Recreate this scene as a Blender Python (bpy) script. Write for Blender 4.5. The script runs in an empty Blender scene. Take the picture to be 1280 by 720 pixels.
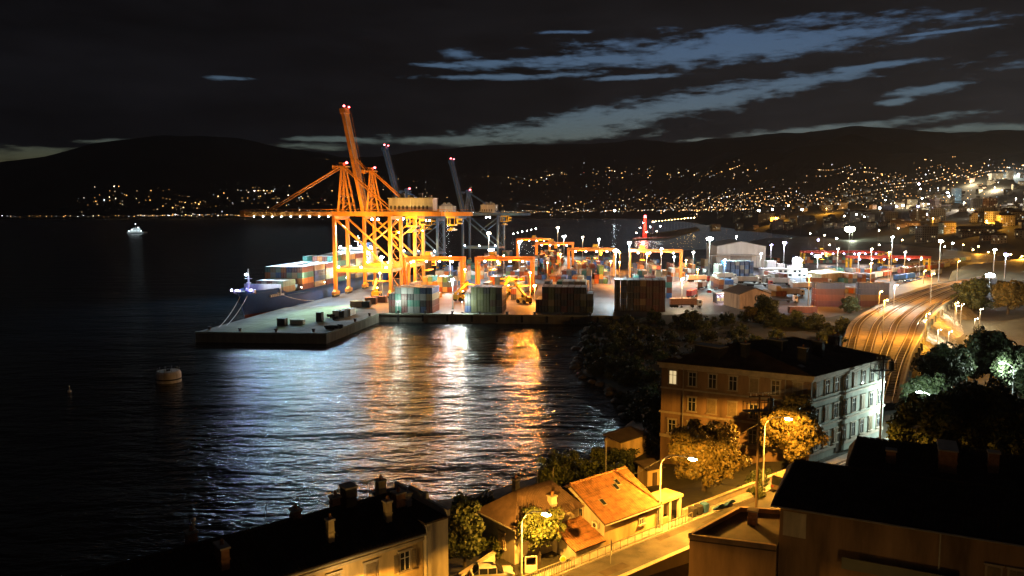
import bpy, math, random
from mathutils import Vector, Matrix, noise
random.seed(7)
rnd = random.random
uni = random.uniform
scene = bpy.context.scene
COL = scene.collection

# ------------------------------------------------------------------ camera
CZ = 43.5                      # eye height above the sea
FPX = 960.0                    # focal length in pixels of a 1280 wide picture
PITCH = math.atan(92 / FPX)
cam_d = bpy.data.cameras.new('camera')
cam_d.sensor_width = 36.0
cam_d.lens = 36.0 * FPX / 1280
cam_d.clip_start = 0.5
cam_d.clip_end = 60000
cam = bpy.data.objects.new('camera', cam_d)
cam.location = (0, 0, CZ)
cam.rotation_euler = (math.pi / 2 - PITCH, 0, 0)
COL.objects.link(cam)
scene.camera = cam

# ------------------------------------------------------------------ render / exposure
scene.render.engine = 'CYCLES'
cy = scene.cycles
cy.use_denoising = True
cy.denoiser = 'OPENIMAGEDENOISE'
cy.max_bounces = 5
cy.diffuse_bounces = 2
cy.glossy_bounces = 3
cy.transmission_bounces = 2
cy.transparent_max_bounces = 6
cy.sample_clamp_indirect = 1.5
cy.caustics_reflective = False
cy.caustics_refractive = False
cy.use_light_tree = True
vs = scene.view_settings
vs.view_transform = 'Standard'
vs.look = 'None'
vs.exposure = 0.25
vs.gamma = 1.0
vs.use_curve_mapping = False

# ------------------------------------------------------------------ sky: last twilight behind torn clouds
SUN_EL = -2.0
SUN_AZ = 14.0                  # degrees right of the view axis
world = bpy.data.worlds.new('World')
scene.world = world
world.use_nodes = True
wn, wl = world.node_tree.nodes, world.node_tree.links
wn.clear()
def wnode(t, **kw):
    n = wn.new(t)
    for k, v in kw.items():
        setattr(n, k, v)
    return n
def wmath(op, a, b=None, clamp=False):
    n = wn.new('ShaderNodeMath'); n.operation = op; n.use_clamp = clamp
    for i, v in enumerate((a, b)):
        if v is None: continue
        if isinstance(v, (int, float)): n.inputs[i].default_value = v
        else: wl.new(v, n.inputs[i])
    return n.outputs[0]
w_tc = wnode('ShaderNodeTexCoord')
w_sep = wnode('ShaderNodeSeparateXYZ')
wl.new(w_tc.outputs['Generated'], w_sep.inputs[0])
w_az = wmath('MULTIPLY', wmath('ARCTAN2', w_sep.outputs['X'], w_sep.outputs['Y']), 180 / math.pi)
w_el = wmath('MULTIPLY', wmath('ARCSINE', w_sep.outputs['Z']), 180 / math.pi)
w_ae = wnode('ShaderNodeCombineXYZ')
wl.new(w_az, w_ae.inputs[0]); wl.new(w_el, w_ae.inputs[1])
def wnoise(sx, sy, detail, rough, off):
    m = wnode('ShaderNodeMapping'); m.inputs['Scale'].default_value = (sx, sy, 1); m.inputs['Location'].default_value = off
    m.inputs['Rotation'].default_value = (0, 0, math.radians(-5))
    wl.new(w_ae.outputs[0], m.inputs[0])
    n = wnode('ShaderNodeTexNoise'); n.inputs['Scale'].default_value = 1; n.inputs['Detail'].default_value = detail; n.inputs['Roughness'].default_value = rough
    wl.new(m.outputs[0], n.inputs['Vector'])
    return n.outputs['Fac']
n_big = wnoise(.16, .8, 8, .62, (3.1, 1.7, 0))
n_fine = wnoise(.45, 2.2, 8, .65, (9.2, 4.4, 2))
# openings in the cloud cover: azimuth, elevation (degrees), half length, half height, tilt
def ae(px, py):
    u, v = px - 640, 360 - py
    x, y, z = u, FPX * math.cos(PITCH) + v * math.sin(PITCH), -FPX * math.sin(PITCH) + v * math.cos(PITCH)
    return math.degrees(math.atan2(x, y)), math.degrees(math.atan2(z, math.hypot(x, y)))
OPEN = [(925, 58, 175, 17, 2.5), (760, 74, 150, 7, 1.5), (890, 124, 135, 12, 8), (770, 146, 120, 13, 6), (690, 166, 110, 10, 3), (590, 174, 110, 6, 1.5),
        (800, 96, 50, 2.6, 1), (1045, 160, 105, 5, 3), (1158, 112, 42, 4, 5), (1114, 128, 16, 3, 4), (1240, 160, 80, 4, 0),
        (95, 192, 110, 6, 4), (185, 176, 60, 3, 3), (20, 203, 60, 4, 2), (388, 184, 40, 4, 0), (420, 174, 50, 2.6, 1), (285, 98, 22, 2, 1),
        (574, 68, 22, 5, -3), (625, 78, 70, 4, 2), (705, 40, 30, 1.8, 0), (870, 175, 34, 2.2, 1), (1095, 82, 50, 3, 3), (1166, 41, 44, 1.6, 1), (640, 96, 90, 3, 1), (560, 82, 40, 2.5, 0),
        (1500, 90, 200, 12, 3), (1460, 170, 120, 6, 2), (-260, 120, 160, 8, 3), (-120, 200, 110, 5, 2), (1750, 40, 180, 12, 3), (-600, 60, 220, 10, 3)]
acc = None
for (px, py, a, b, tl) in OPEN:
    if 0 <= px <= 1280: A, E_ = ae(px, py)
    else: A, E_ = (px - 640) * .0555, (268 - py) * .0572
    m = wnode('ShaderNodeMapping'); m.vector_type = 'TEXTURE'
    m.inputs['Location'].default_value = (A, E_, 0)
    m.inputs['Rotation'].default_value = (0, 0, math.radians(tl))
    m.inputs['Scale'].default_value = (a * .056, b * .058, 1)
    wl.new(w_ae.outputs[0], m.inputs[0])
    v = wnode('ShaderNodeVectorMath'); v.operation = 'LENGTH'; wl.new(m.outputs[0], v.inputs[0])
    acc = v.outputs['Value'] if acc is None else wmath('SMOOTH_MIN', acc, v.outputs['Value'])
    if acc.node.type == 'MATH' and acc.node.operation == 'SMOOTH_MIN': acc.node.inputs[2].default_value = .25
edge = wmath('ADD', acc, wmath('ADD', wmath('MULTIPLY', wmath('SUBTRACT', n_big, .5), 3.0), wmath('MULTIPLY', wmath('SUBTRACT', n_fine, .5), 3.4)))
w_gap = wnode('ShaderNodeMapRange'); w_gap.interpolation_type = 'SMOOTHSTEP'
w_gap.inputs['From Min'].default_value = 1.52; w_gap.inputs['From Max'].default_value = .35
wl.new(edge, w_gap.inputs['Value'])
w_sky = wnode('ShaderNodeTexSky', sky_type='NISHITA', sun_disc=False, sun_elevation=math.radians(SUN_EL), sun_rotation=math.radians(SUN_AZ),
              altitude=50, air_density=1.0, dust_density=1.2, ozone_density=1.5)
w_skyb = wnode('ShaderNodeBackground'); w_skyb.inputs['Strength'].default_value = .09
w_tint = wnode('ShaderNodeVectorMath', operation='MULTIPLY'); w_tint.inputs[1].default_value = (2.2, 3.2, 4.6)   # dusk filter: the cold end of the twilight
wl.new(w_sky.outputs[0], w_tint.inputs[0]); wl.new(w_tint.outputs[0], w_skyb.inputs['Color'])
# cloud undersides, faintly lit by the town
w_ramp = wnode('ShaderNodeMapRange'); w_ramp.inputs['From Min'].default_value = -14; w_ramp.inputs['From Max'].default_value = 36
wl.new(w_az, w_ramp.inputs['Value'])
w_low = wnode('ShaderNodeMapRange'); w_low.inputs['From Min'].default_value = 22; w_low.inputs['From Max'].default_value = 2
wl.new(w_el, w_low.inputs['Value'])
glow = wmath('MULTIPLY', w_ramp.outputs[0], w_low.outputs[0])
w_cl = wnode('ShaderNodeMix', data_type='RGBA')
wl.new(glow, w_cl.inputs['Factor'])
w_cl.inputs['A'].default_value = (.0034, .0034, .0044, 1)
w_cl.inputs['B'].default_value = (.0150, .0148, .0165, 1)
w_tex = wnode('ShaderNodeMapRange'); w_tex.inputs['From Min'].default_value = .3; w_tex.inputs['From Max'].default_value = .7
w_tex.inputs['To Min'].default_value = .55; w_tex.inputs['To Max'].default_value = 1.6
n_cloud = wnoise(.07, .28, 7, .6, (1.2, 7.7, 5))
wl.new(n_cloud, w_tex.inputs['Value'])
w_clb = wnode('ShaderNodeBackground')
wl.new(w_cl.outputs['Result'], w_clb.inputs['Color']); wl.new(w_tex.outputs[0], w_clb.inputs['Strength'])
w_mix = wnode('ShaderNodeMixShader')
wl.new(w_gap.outputs[0], w_mix.inputs[0]); wl.new(w_clb.outputs[0], w_mix.inputs[1]); wl.new(w_skyb.outputs[0], w_mix.inputs[2])
w_out = wnode('ShaderNodeOutputWorld')
wl.new(w_mix.outputs[0], w_out.inputs['Surface'])
world.cycles.sampling_method = 'MANUAL'
world.cycles.sample_map_resolution = 512

# the last sunlight: a trace only
sun_d = bpy.data.lights.new('sun', 'SUN')
sun_d.energy = .006; sun_d.angle = math.radians(12); sun_d.color = (.75, .85, 1)
sun = bpy.data.objects.new('sun', sun_d)
sun.rotation_euler = (math.radians(78), 0, math.radians(180 - SUN_AZ))
COL.objects.link(sun)

# ------------------------------------------------------------------ helpers
_c, _s = math.cos(PITCH), math.sin(PITCH)
def ray(px, py):
    u, v = px - 640, 360 - py
    return Vector((u, FPX * _c + v * _s, -FPX * _s + v * _c))
def G(px, py, z):              # the place at height z seen at a pixel of the photograph
    r = ray(px, py); t = (z - CZ) / r.z
    return Vector((r.x * t, r.y * t, z))
def Dp(px, py, d):             # the place at distance d
    r = ray(px, py); t = d / r.y
    return Vector((r.x * t, d, CZ + r.z * t))
RO, RR, RN = Vector((9, 76.5, 0)), Vector((.775, .632, 0)), Vector((-.632, .775, 0))
def S(s, t, z=0.0):            # street coordinates: along the street, towards the sea, up
    return RO + RR * s + RN * t + Vector((0, 0, z))
RANG = math.atan2(.632, .775)

class MB:
    """collects shapes, then links them as one mesh object"""
    def __init__(self): self.v, self.f, self.m, self.mats = [], [], [], []
    def mi(self, mat):
        if mat not in self.mats: self.mats.append(mat)
        return self.mats.index(mat)
    def poly(self, pts, mat):
        k = len(self.v); self.v += [tuple(p) for p in pts]; self.f.append(tuple(range(k, k + len(pts)))); self.m.append(self.mi(mat))
    def hexa(self, p, mat):     # 8 corners: bottom ring 0-3, top ring 4-7
        k = len(self.v); self.v += [tuple(q) for q in p]; i = self.mi(mat)
        for q in ((3, 2, 1, 0), (4, 5, 6, 7), (0, 1, 5, 4), (1, 2, 6, 5), (2, 3, 7, 6), (3, 0, 4, 7)):
            self.f.append(tuple(k + j for j in q)); self.m.append(i)
        return self
    def box(self, x0, x1, y0, y1, z0, z1, mat):
        return self.hexa([(x0, y0, z0), (x1, y0, z0), (x1, y1, z0), (x0, y1, z0), (x0, y0, z1), (x1, y0, z1), (x1, y1, z1), (x0, y1, z1)], mat)
    def bar(self, a, b, w, h, mat):
        a, b = Vector(a), Vector(b); d = (b - a).normalized()
        up = Vector((0, 0, 1)) if abs(d.z) < .95 else Vector((0, 1, 0))
        x = d.cross(up).normalized() * (w / 2); y = x.cross(d).normalized() * (h / 2)
        return self.hexa([a - x - y, a + x - y, b + x - y, b - x - y, a - x + y, a + x + y, b + x + y, b - x + y], mat)
    def tube(self, pts, rad, mat, n=6, cap=True):
        pts = [Vector(p) for p in pts]; k0 = len(self.v); i = self.mi(mat); N = len(pts)
        for j, p in enumerate(pts):
            d = (pts[min(j + 1, N - 1)] - pts[max(j - 1, 0)]).normalized()
            up = Vector((0, 0, 1)) if abs(d.z) < .9 else Vector((1, 0, 0))
            x = d.cross(up).normalized(); y = x.cross(d)
            r = rad[j] if isinstance(rad, (list, tuple)) else rad
            for q in range(n):
                a = 2 * math.pi * q / n
                self.v.append(tuple(p + x * (r * math.cos(a)) + y * (r * math.sin(a))))
        for j in range(N - 1):
            for q in range(n):
                a, b = k0 + j * n + q, k0 + j * n + (q + 1) % n
                self.f.append((a, b, b + n, a + n)); self.m.append(i)
        if cap:
            self.f.append(tuple(k0 + q for q in reversed(range(n)))); self.m.append(i)
            self.f.append(tuple(k0 + (N - 1) * n + q for q in range(n))); self.m.append(i)
        return self
    def cyl(self, c, r, z0, z1, mat, n=12, r2=None):
        return self.tube([(c[0], c[1], z0), (c[0], c[1], z1)], [r, r if r2 is None else r2], mat, n)
    def prism(self, pts, z0, z1, mat, top=None, bottom=False):
        n = len(pts); A = sum(pts[i][0] * pts[(i + 1) % n][1] - pts[(i + 1) % n][0] * pts[i][1] for i in range(n))
        if A < 0: pts = list(reversed(pts))
        k = len(self.v); i = self.mi(mat)
        self.v += [(p[0], p[1], z0) for p in pts] + [(p[0], p[1], z1) for p in pts]
        for j in range(n):
            q = (j + 1) % n
            self.f.append((k + j, k + q, k + n + q, k + n + j)); self.m.append(i)
        self.f.append(tuple(range(k + n, k + 2 * n))); self.m.append(self.mi(top) if top else i)
        if bottom: self.f.append(tuple(reversed(range(k, k + n)))); self.m.append(i)
        return self
    def ball(self, c, r, mat, sq=(1, 1, 1), n=8, m=5):
        k = len(self.v); i = self.mi(mat); c = Vector(c)
        self.v.append(tuple(c + Vector((0, 0, r * sq[2]))))
        for a in range(1, m):
            th = math.pi * a / m
            for b in range(n):
                ph = 2 * math.pi * b / n
                self.v.append((c.x + r * sq[0] * math.sin(th) * math.cos(ph), c.y + r * sq[1] * math.sin(th) * math.sin(ph), c.z + r * sq[2] * math.cos(th)))
        self.v.append(tuple(c - Vector((0, 0, r * sq[2])))); last = len(self.v) - 1
        for b in range(n):
            self.f.append((k, k + 1 + b, k + 1 + (b + 1) % n)); self.m.append(i)
            for a in range(m - 2):
                p, q = k + 1 + a * n + b, k + 1 + a * n + (b + 1) % n
                self.f.append((p, p + n, q + n, q)); self.m.append(i)
            p, q = k + 1 + (m - 2) * n + b, k + 1 + (m - 2) * n + (b + 1) % n
            self.f.append((p, last, q)); self.m.append(i)
        return self
    def mesh(self, name, smooth=False):
        me = bpy.data.meshes.new(name); me.from_pydata(self.v, [], self.f)
        for mt in self.mats: me.materials.append(mt)
        me.polygons.foreach_set('material_index', self.m)
        if smooth: me.polygons.foreach_set('use_smooth', [True] * len(self.f))
        me.update(); return me
    def build(self, name, parent=None, smooth=False):
        return link(name, self.mesh(name, smooth), parent)

def link(name, data, parent=None, loc=None, rz=0.0):
    o = bpy.data.objects.new(name, data); COL.objects.link(o)
    if parent is not None: o.parent = parent
    if loc is not None: o.location = loc
    if rz: o.rotation_euler = (0, 0, rz)
    return o
def tag(o, label=None, cat=None, group=None, kind=None):
    for k, v in (('label', label), ('category', cat), ('group', group), ('kind', kind)):
        if v: o[k] = v
    return o
def thing(name, label, cat, loc=(0, 0, 0), rz=0.0, group=None):
    return tag(link(name, None, None, loc, rz), label, cat, group)
def dup(o, loc=None, rz=None, label=None, parent=None):
    c = o.copy(); COL.objects.link(c); c.parent = parent
    if loc is not None: c.location = loc
    if rz is not None: c.rotation_euler = (0, 0, rz)
    if label: c['label'] = label
    for ch in list(o.children): dup(ch, parent=c)
    return c
ORD = ['first', 'second', 'third', 'fourth', 'fifth', 'sixth', 'seventh', 'eighth', 'ninth', 'tenth', 'eleventh', 'twelfth', 'thirteenth', 'fourteenth',
       'fifteenth', 'sixteenth', 'seventeenth', 'eighteenth', 'nineteenth', 'twentieth']

# ------------------------------------------------------------------ materials
def mat(name, col, rough=.75, metal=0.0, var=.3, scale=.6, bump=0.0, bscale=None, objcol=False, streak=False):
    m = bpy.data.materials.new(name); m.use_nodes = True
    nt = m.node_tree; N, L = nt.nodes, nt.links
    b = N['Principled BSDF']
    b.inputs['Roughness'].default_value = rough; b.inputs['Metallic'].default_value = metal
    tc = N.new('ShaderNodeTexCoord'); src = tc.outputs['Object']
    if streak:
        mp = N.new('ShaderNodeMapping'); mp.inputs['Scale'].default_value = (1, 1, .18); L.new(src, mp.inputs[0]); src = mp.outputs[0]
    n = N.new('ShaderNodeTexNoise'); n.inputs['Scale'].default_value = scale; n.inputs['Detail'].default_value = 7; n.inputs['Roughness'].default_value = .62
    L.new(src, n.inputs['Vector'])
    r = N.new('ShaderNodeMapRange'); r.inputs['From Min'].default_value = .3; r.inputs['From Max'].default_value = .7
    r.inputs['To Min'].default_value = 1 - var; r.inputs['To Max'].default_value = 1 + var * .6
    L.new(n.outputs['Fac'], r.inputs['Value'])
    mx = N.new('ShaderNodeVectorMath'); mx.operation = 'SCALE'
    if objcol:
        oi = N.new('ShaderNodeObjectInfo'); L.new(oi.outputs['Color'], mx.inputs[0])
    else: mx.inputs[0].default_value = col[:3]
    L.new(r.outputs[0], mx.inputs['Scale']); L.new(mx.outputs[0], b.inputs['Base Color'])
    if bump:
        n2 = N.new('ShaderNodeTexNoise'); n2.inputs['Scale'].default_value = bscale or scale * 6; n2.inputs['Detail'].default_value = 5
        L.new(tc.outputs['Object'], n2.inputs['Vector'])
        bp = N.new('ShaderNodeBump'); bp.inputs['Strength'].default_value = .8; bp.inputs['Distance'].default_value = bump
        L.new(n2.outputs['Fac'], bp.inputs['Height']); L.new(bp.outputs[0], b.inputs['Normal'])
    return m
def emat(name, col, strength, sample=False):
    m = bpy.data.materials.new(name); m.use_nodes = True
    N, L = m.node_tree.nodes, m.node_tree.links
    N.remove(N['Principled BSDF'])
    e = N.new('ShaderNodeEmission'); e.inputs[0].default_value = (*col, 1); e.inputs[1].default_value = strength
    L.new(e.outputs[0], N['Material Output'].inputs['Surface'])
    m.cycles.emission_sampling = 'AUTO' if sample else 'NONE'
    return m
def island_mat(name, cols, rough=.6):      # a colour picked for each separate piece of a mesh (leaves, lights)
    m = mat(name, cols[0], rough); N, L = m.node_tree.nodes, m.node_tree.links
    g = N.new('ShaderNodeNewGeometry'); cr = N.new('ShaderNodeValToRGB'); cr.color_ramp.interpolation = 'LINEAR'
    e = cr.color_ramp.elements
    while len(e) < len(cols): e.new(.5)
    for i, c in enumerate(cols): e[i].position = i / (len(cols) - 1); e[i].color = (*c, 1)
    L.new(g.outputs['Random Per Island'], cr.inputs[0]); L.new(cr.outputs[0], N['Principled BSDF'].inputs['Base Color'])
    return m
def island_emat(name, cols, s0, s1):
    m = emat(name, cols[0], 1); N, L = m.node_tree.nodes, m.node_tree.links
    e = [n for n in N if n.type == 'EMISSION'][0]
    g = N.new('ShaderNodeNewGeometry'); cr = N.new('ShaderNodeValToRGB'); cr.color_ramp.interpolation = 'CONSTANT'
    el = cr.color_ramp.elements
    while len(el) < len(cols): el.new(.5)
    for i, c in enumerate(cols): el[i].position = i / len(cols); el[i].color = (*c, 1)
    L.new(g.outputs['Random Per Island'], cr.inputs[0]); L.new(cr.outputs[0], e.inputs[0])
    w = N.new('ShaderNodeMath'); w.operation = 'MULTIPLY'; w.inputs[1].default_value = 37.7; L.new(g.outputs['Random Per Island'], w.inputs[0])
    fr = N.new('ShaderNodeMath'); fr.operation = 'FRACT'; L.new(w.outputs[0], fr.inputs[0])
    pw = N.new('ShaderNodeMath'); pw.operation = 'POWER'; pw.inputs[1].default_value = 3; L.new(fr.outputs[0], pw.inputs[0])
    mr = N.new('ShaderNodeMapRange'); mr.inputs['To Min'].default_value = s0; mr.inputs['To Max'].default_value = s1
    L.new(pw.outputs[0], mr.inputs['Value']); L.new(mr.outputs[0], e.inputs[1])
    return m

C_SOD, C_WHT, C_COOL, C_WARM, C_VIO = (1, .41, .04), (.92, 1, .96), (.70, .92, 1), (1, .78, .48), (.24, .22, 1)
K = dict(
    concrete=mat('concrete', (.25, .26, .21), .85, var=.55, scale=.09, bump=.02, bscale=2),
    wallconc=mat('quay_wall_concrete', (.17, .16, .14), .9, var=.5, scale=.3, bump=.05, bscale=1.5, streak=True),
    asphalt=mat('yard_asphalt', (.085, .085, .088), .6, var=.7, scale=.045, bump=.01, bscale=3),
    road=mat('street_asphalt', (.07, .066, .06), .7, var=.7, scale=.35, bump=.01, bscale=12),
    paint=mat('road_paint', (.7, .7, .66), .7, var=.3, scale=2),
    kerb=mat('kerb_stone', (.34, .32, .29), .85, var=.3, scale=1.5),
    soil=mat('soil', (.035, .034, .022), .95, var=.5, scale=.25, bump=.1, bscale=1.2),
    rock=mat('rock', (.22, .20, .17), .9, var=.5, scale=.7, bump=.2, bscale=1.5),
    ballast=mat('ballast', (.15, .11, .075), .95, var=.45, scale=.5, bump=.06, bscale=4),
    rail=mat('rail_steel', (.26, .22, .18), .62, .3, var=.3, scale=1),
    orange=mat('crane_orange', (.60, .25, .04), .5, var=.3, scale=.25, streak=True),
    blue=mat('crane_blue', (.05, .13, .32), .5, var=.3, scale=.25, streak=True),
    red=mat('gantry_red', (.45, .04, .03), .5, var=.3, scale=.3),
    yellow=mat('machine_yellow', (.70, .42, .02), .5, var=.25, scale=.5),
    steel=mat('galvanised_steel', (.38, .38, .37), .5, .3, var=.25, scale=1.5),
    dark=mat('dark_steel', (.045, .045, .05), .6, var=.3, scale=1),
    rubber=mat('rubber', (.02, .02, .02), .85, var=.2, scale=2),
    white=mat('white_paint', (.72, .72, .70), .55, var=.2, scale=.3, streak=True),
    house=mat('machine_house_grey', (.52, .50, .47), .6, var=.25, scale=.5, streak=True),
    hull=mat('hull_navy', (.03, .09, .28), .45, var=.3, scale=.12),
    boot=mat('hull_antifouling', (.24, .06, .04), .6, var=.3, scale=.2),
    glass=mat('window_glass', (.02, .025, .03), .08, var=.2, scale=1),
    tile=mat('roof_tile_terracotta', (.36, .17, .075), .8, var=.55, scale=1.4, bump=.01, bscale=9),
    tiledark=mat('roof_tile_old', (.06, .045, .038), .9, var=.45, scale=.8, bump=.01, bscale=8),
    slate=mat('roof_tile_weathered', (.13, .085, .065), .85, var=.5, scale=.7, bump=.01, bscale=6),
    plaster=mat('plaster_ochre', (.58, .45, .25), .9, var=.55, scale=.5, bump=.01, bscale=5, streak=True),
    plasterw=mat('plaster_white', (.60, .55, .45), .9, var=.5, scale=.5, bump=.01, bscale=5, streak=True),
    plasterr=mat('plaster_russet', (.33, .22, .14), .9, var=.6, scale=.4, bump=.01, bscale=4, streak=True),
    plasterg=mat('plaster_pale_green', (.36, .40, .35), .9, var=.5, scale=.4, bump=.01, bscale=4, streak=True),
    stone=mat('trim_stone', (.48, .42, .34), .85, var=.3, scale=1.2),
    shutter=mat('shutter_wood', (.30, .24, .16), .7, var=.3, scale=3),
    wood=mat('weathered_wood', (.10, .07, .045), .85, var=.4, scale=2, streak=True),
    brick=mat('chimney_brick', (.34, .17, .10), .9, var=.4, scale=3),
    bark=mat('bark', (.07, .055, .04), .95, var=.4, scale=3, bump=.03),
    fence=mat('fence_metal', (.30, .28, .25), .6, .3, var=.25, scale=2),
    cont=mat('container_paint', (.5, .5, .5), .5, var=.28, scale=.5, objcol=True, streak=True),
    conttop=mat('container_roof_lit', (.42, .42, .41), .55, var=.45, scale=.35),  # pale roofs: floodlight from above put into the colour
    town=mat('town_render', (.30, .28, .25), .9, var=.3, scale=.1),
    townroof=mat('town_roof', (.10, .07, .06), .9, var=.3, scale=.1),
    mount=mat('mountain_scrub', (.030, .032, .026), 1.0, var=.4, scale=.002),
    buoy=mat('buoy_paint', (.84, .82, .76), .6, var=.45, scale=.8, streak=True),
    carp=mat('car_paint', (.3, .3, .3), .25, .1, var=.1, scale=1, objcol=True),
    blueP=mat('tarp_blue', (.05, .16, .42), .6, var=.3, scale=1),
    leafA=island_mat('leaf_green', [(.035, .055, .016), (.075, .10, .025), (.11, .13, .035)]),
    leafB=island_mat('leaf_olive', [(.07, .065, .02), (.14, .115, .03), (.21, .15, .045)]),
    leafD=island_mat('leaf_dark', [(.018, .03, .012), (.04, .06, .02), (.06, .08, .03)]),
)
C_SODP = (1, .29, .025)          # the port's older, redder sodium lamps
L_SOD = emat('lamp_sodium', (1, .62, .20), 60)
L_SODS = emat('street_lamp_sodium', (1, .55, .14), 240, True)
L_WHT = emat('lamp_white', (.95, 1, .97), 60)
L_COOL = emat('lamp_cool', (.75, .92, 1), 60)
L_WARM = emat('lamp_warm', (1, .85, .62), 45)
L_VIO = emat('lamp_violet', (.55, .5, 1), 45)
L_RED = emat('lamp_red', (1, .10, .12), 25)
L_WIN = emat('lit_window', (1, .74, .36), .65)
L_BOAT = emat('boat_lamp', (.8, .93, 1), 7)
L_WINC = emat('lit_window_cool', (.8, .95, 1), 1.5)
L_GRN = emat('lamp_green_white', (.88, 1, .78), 90)

def light(parent, loc, power, col, r=.3, kind='POINT', aim=None, cone=150):      # the light of a lamp, seen and added ones alike
    d = bpy.data.lights.new('lamp_light', kind); d.energy = power; d.color = col; d.shadow_soft_size = r
    if kind == 'SPOT': d.spot_size = math.radians(cone); d.spot_blend = .6 if cone < 170 else .12
    o = link('lamp_light', d, parent, loc)
    if aim is not None: o.rotation_euler = Vector(aim).to_track_quat('-Z', 'Y').to_euler()
    return o
_bulbs = {}
def bulb(parent, loc, r, m, name='lamp_bulb'):
    k = m.name
    if k not in _bulbs: _bulbs[k] = MB().ball((0, 0, 0), 1, m, n=8, m=5).mesh('bulb_' + k, True)
    o = link(name, _bulbs[k], parent, loc); o.scale = (r, r, r * .8)
    return o

# ================================================================== THE SETTING
# ---- sea
def water_material():
    m = bpy.data.materials.new('sea_water'); m.use_nodes = True
    N, L = m.node_tree.nodes, m.node_tree.links
    b = N['Principled BSDF']
    b.inputs['Base Color'].default_value = (.004, .007, .010, 1); b.inputs['Roughness'].default_value = .225; b.inputs['IOR'].default_value = 1.33
    tc = N.new('ShaderNodeTexCoord')
    def nz(sx, sy, rot, detail):
        mp = N.new('ShaderNodeMapping'); mp.inputs['Scale'].default_value = (sx, sy, 1); mp.inputs['Rotation'].default_value = (0, 0, math.radians(rot))
        L.new(tc.outputs['Object'], mp.inputs[0])
        n = N.new('ShaderNodeTexNoise'); n.inputs['Scale'].default_value = 1; n.inputs['Detail'].default_value = detail; n.inputs['Roughness'].default_value = .55
        n.inputs['Distortion'].default_value = .4
        L.new(mp.outputs[0], n.inputs['Vector']); return n.outputs['Fac']
    def ml(a, k):
        n = N.new('ShaderNodeMath'); n.operation = 'MULTIPLY'; L.new(a, n.inputs[0]); n.inputs[1].default_value = k; return n.outputs[0]
    def ad(a, c):
        n = N.new('ShaderNodeMath'); n.operation = 'ADD'; L.new(a, n.inputs[0]); L.new(c, n.inputs[1]); return n.outputs[0]
    h = ad(ad(ml(nz(.022, .06, 12, 3), 2.6), ml(nz(.13, .30, -14, 3), 1.15)), ml(nz(.7, 1.2, 8, 2), .26))
    bp = N.new('ShaderNodeBump'); bp.inputs['Strength'].default_value = 1; bp.inputs['Distance'].default_value = 1.0
    L.new(h, bp.inputs['Height']); L.new(bp.outputs[0], b.inputs['Normal'])
    return m
sea = MB(); WM = water_material()
R0 = 17000
sea.poly([(-R0, -400, 0), (R0, -400, 0), (R0, R0, 0), (-R0, R0, 0)], WM)
tag(sea.build('sea'), kind='structure')

def edge_x(d): return -107 + .165 * (d - 263)          # the berth edge at depth d
# ---- port ground: quay, pier and yard in one slab, walls down into the water
PORT = [(-108.2, 259.8), (-62.6, 256.3), (-53.8, 308.7), (38, 301.3), (60, 296), (112, 284), (150, 325), (215, 400), (300, 480), (900, 620), (1200, 1300), (900, 1700),
        (430, 1300), (235, 900), (120, 800), (14, 770), (-20, 660), (-64.6, 520)]
pg = MB(); pg.prism(PORT, -4, 3.5, K['wallconc'], top=K['asphalt'])
port = tag(pg.build('port_ground'), kind='structure')
cap = MB()                                            # concrete apron of the pier and coping along the edges
cap.prism([(-107.6, 260.4), (-63.1, 257.0), (-54.6, 309.6), (-62, 340), (-98, 330)], 3.45, 3.506, K['concrete'])
tag(cap.build('pier_apron'), kind='structure')
jt = MB()                                             # slab joints and the crane rails
for k in range(9):
    d_ = 266 + k * 6.5; jt.prism([(edge_x(d_) + 1.5, d_), (edge_x(d_) + 44, d_ - 4.4), (edge_x(d_) + 44, d_ - 4.25), (edge_x(d_) + 1.5, d_ + .15)], 3.46, 3.510, K['tiledark'])
for q in (12, 23, 34): jt.prism([(edge_x(262) + q, 262), (edge_x(262) + q + .16, 262), (edge_x(325) + q + .16, 325), (edge_x(325) + q, 325)], 3.46, 3.511, K['tiledark'])
for q in (3.0, 31): jt.prism([(edge_x(300) + q - .2, 300), (edge_x(300) + q + .2, 300), (edge_x(480) + q + .2, 480), (edge_x(480) + q - .2, 480)], 3.44, 3.53, K['rail'])
tag(jt.build('pier_joints'), kind='structure')
cop = MB()
def coping(a, b, w, z0, z1):
    a, b = Vector((*a, 0)), Vector((*b, 0)); d = (b - a).normalized(); n = Vector((-d.y, d.x, 0)) * w
    cop.prism([a[:2], b[:2], (b + n)[:2], (a + n)[:2]], z0, z1, K['concrete'])
coping((-53.6, 308.45), (38.0, 301.0), 1.6, 3.0, 3.62)
coping((-62.5, 256.1), (-53.75, 308.4), 1.2, 3.0, 3.62)
coping((-108.3, 259.6), (-62.8, 256.05), 1.2, 3.0, 3.62)
tag(cop.build('quay_edge'), kind='structure')

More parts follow.
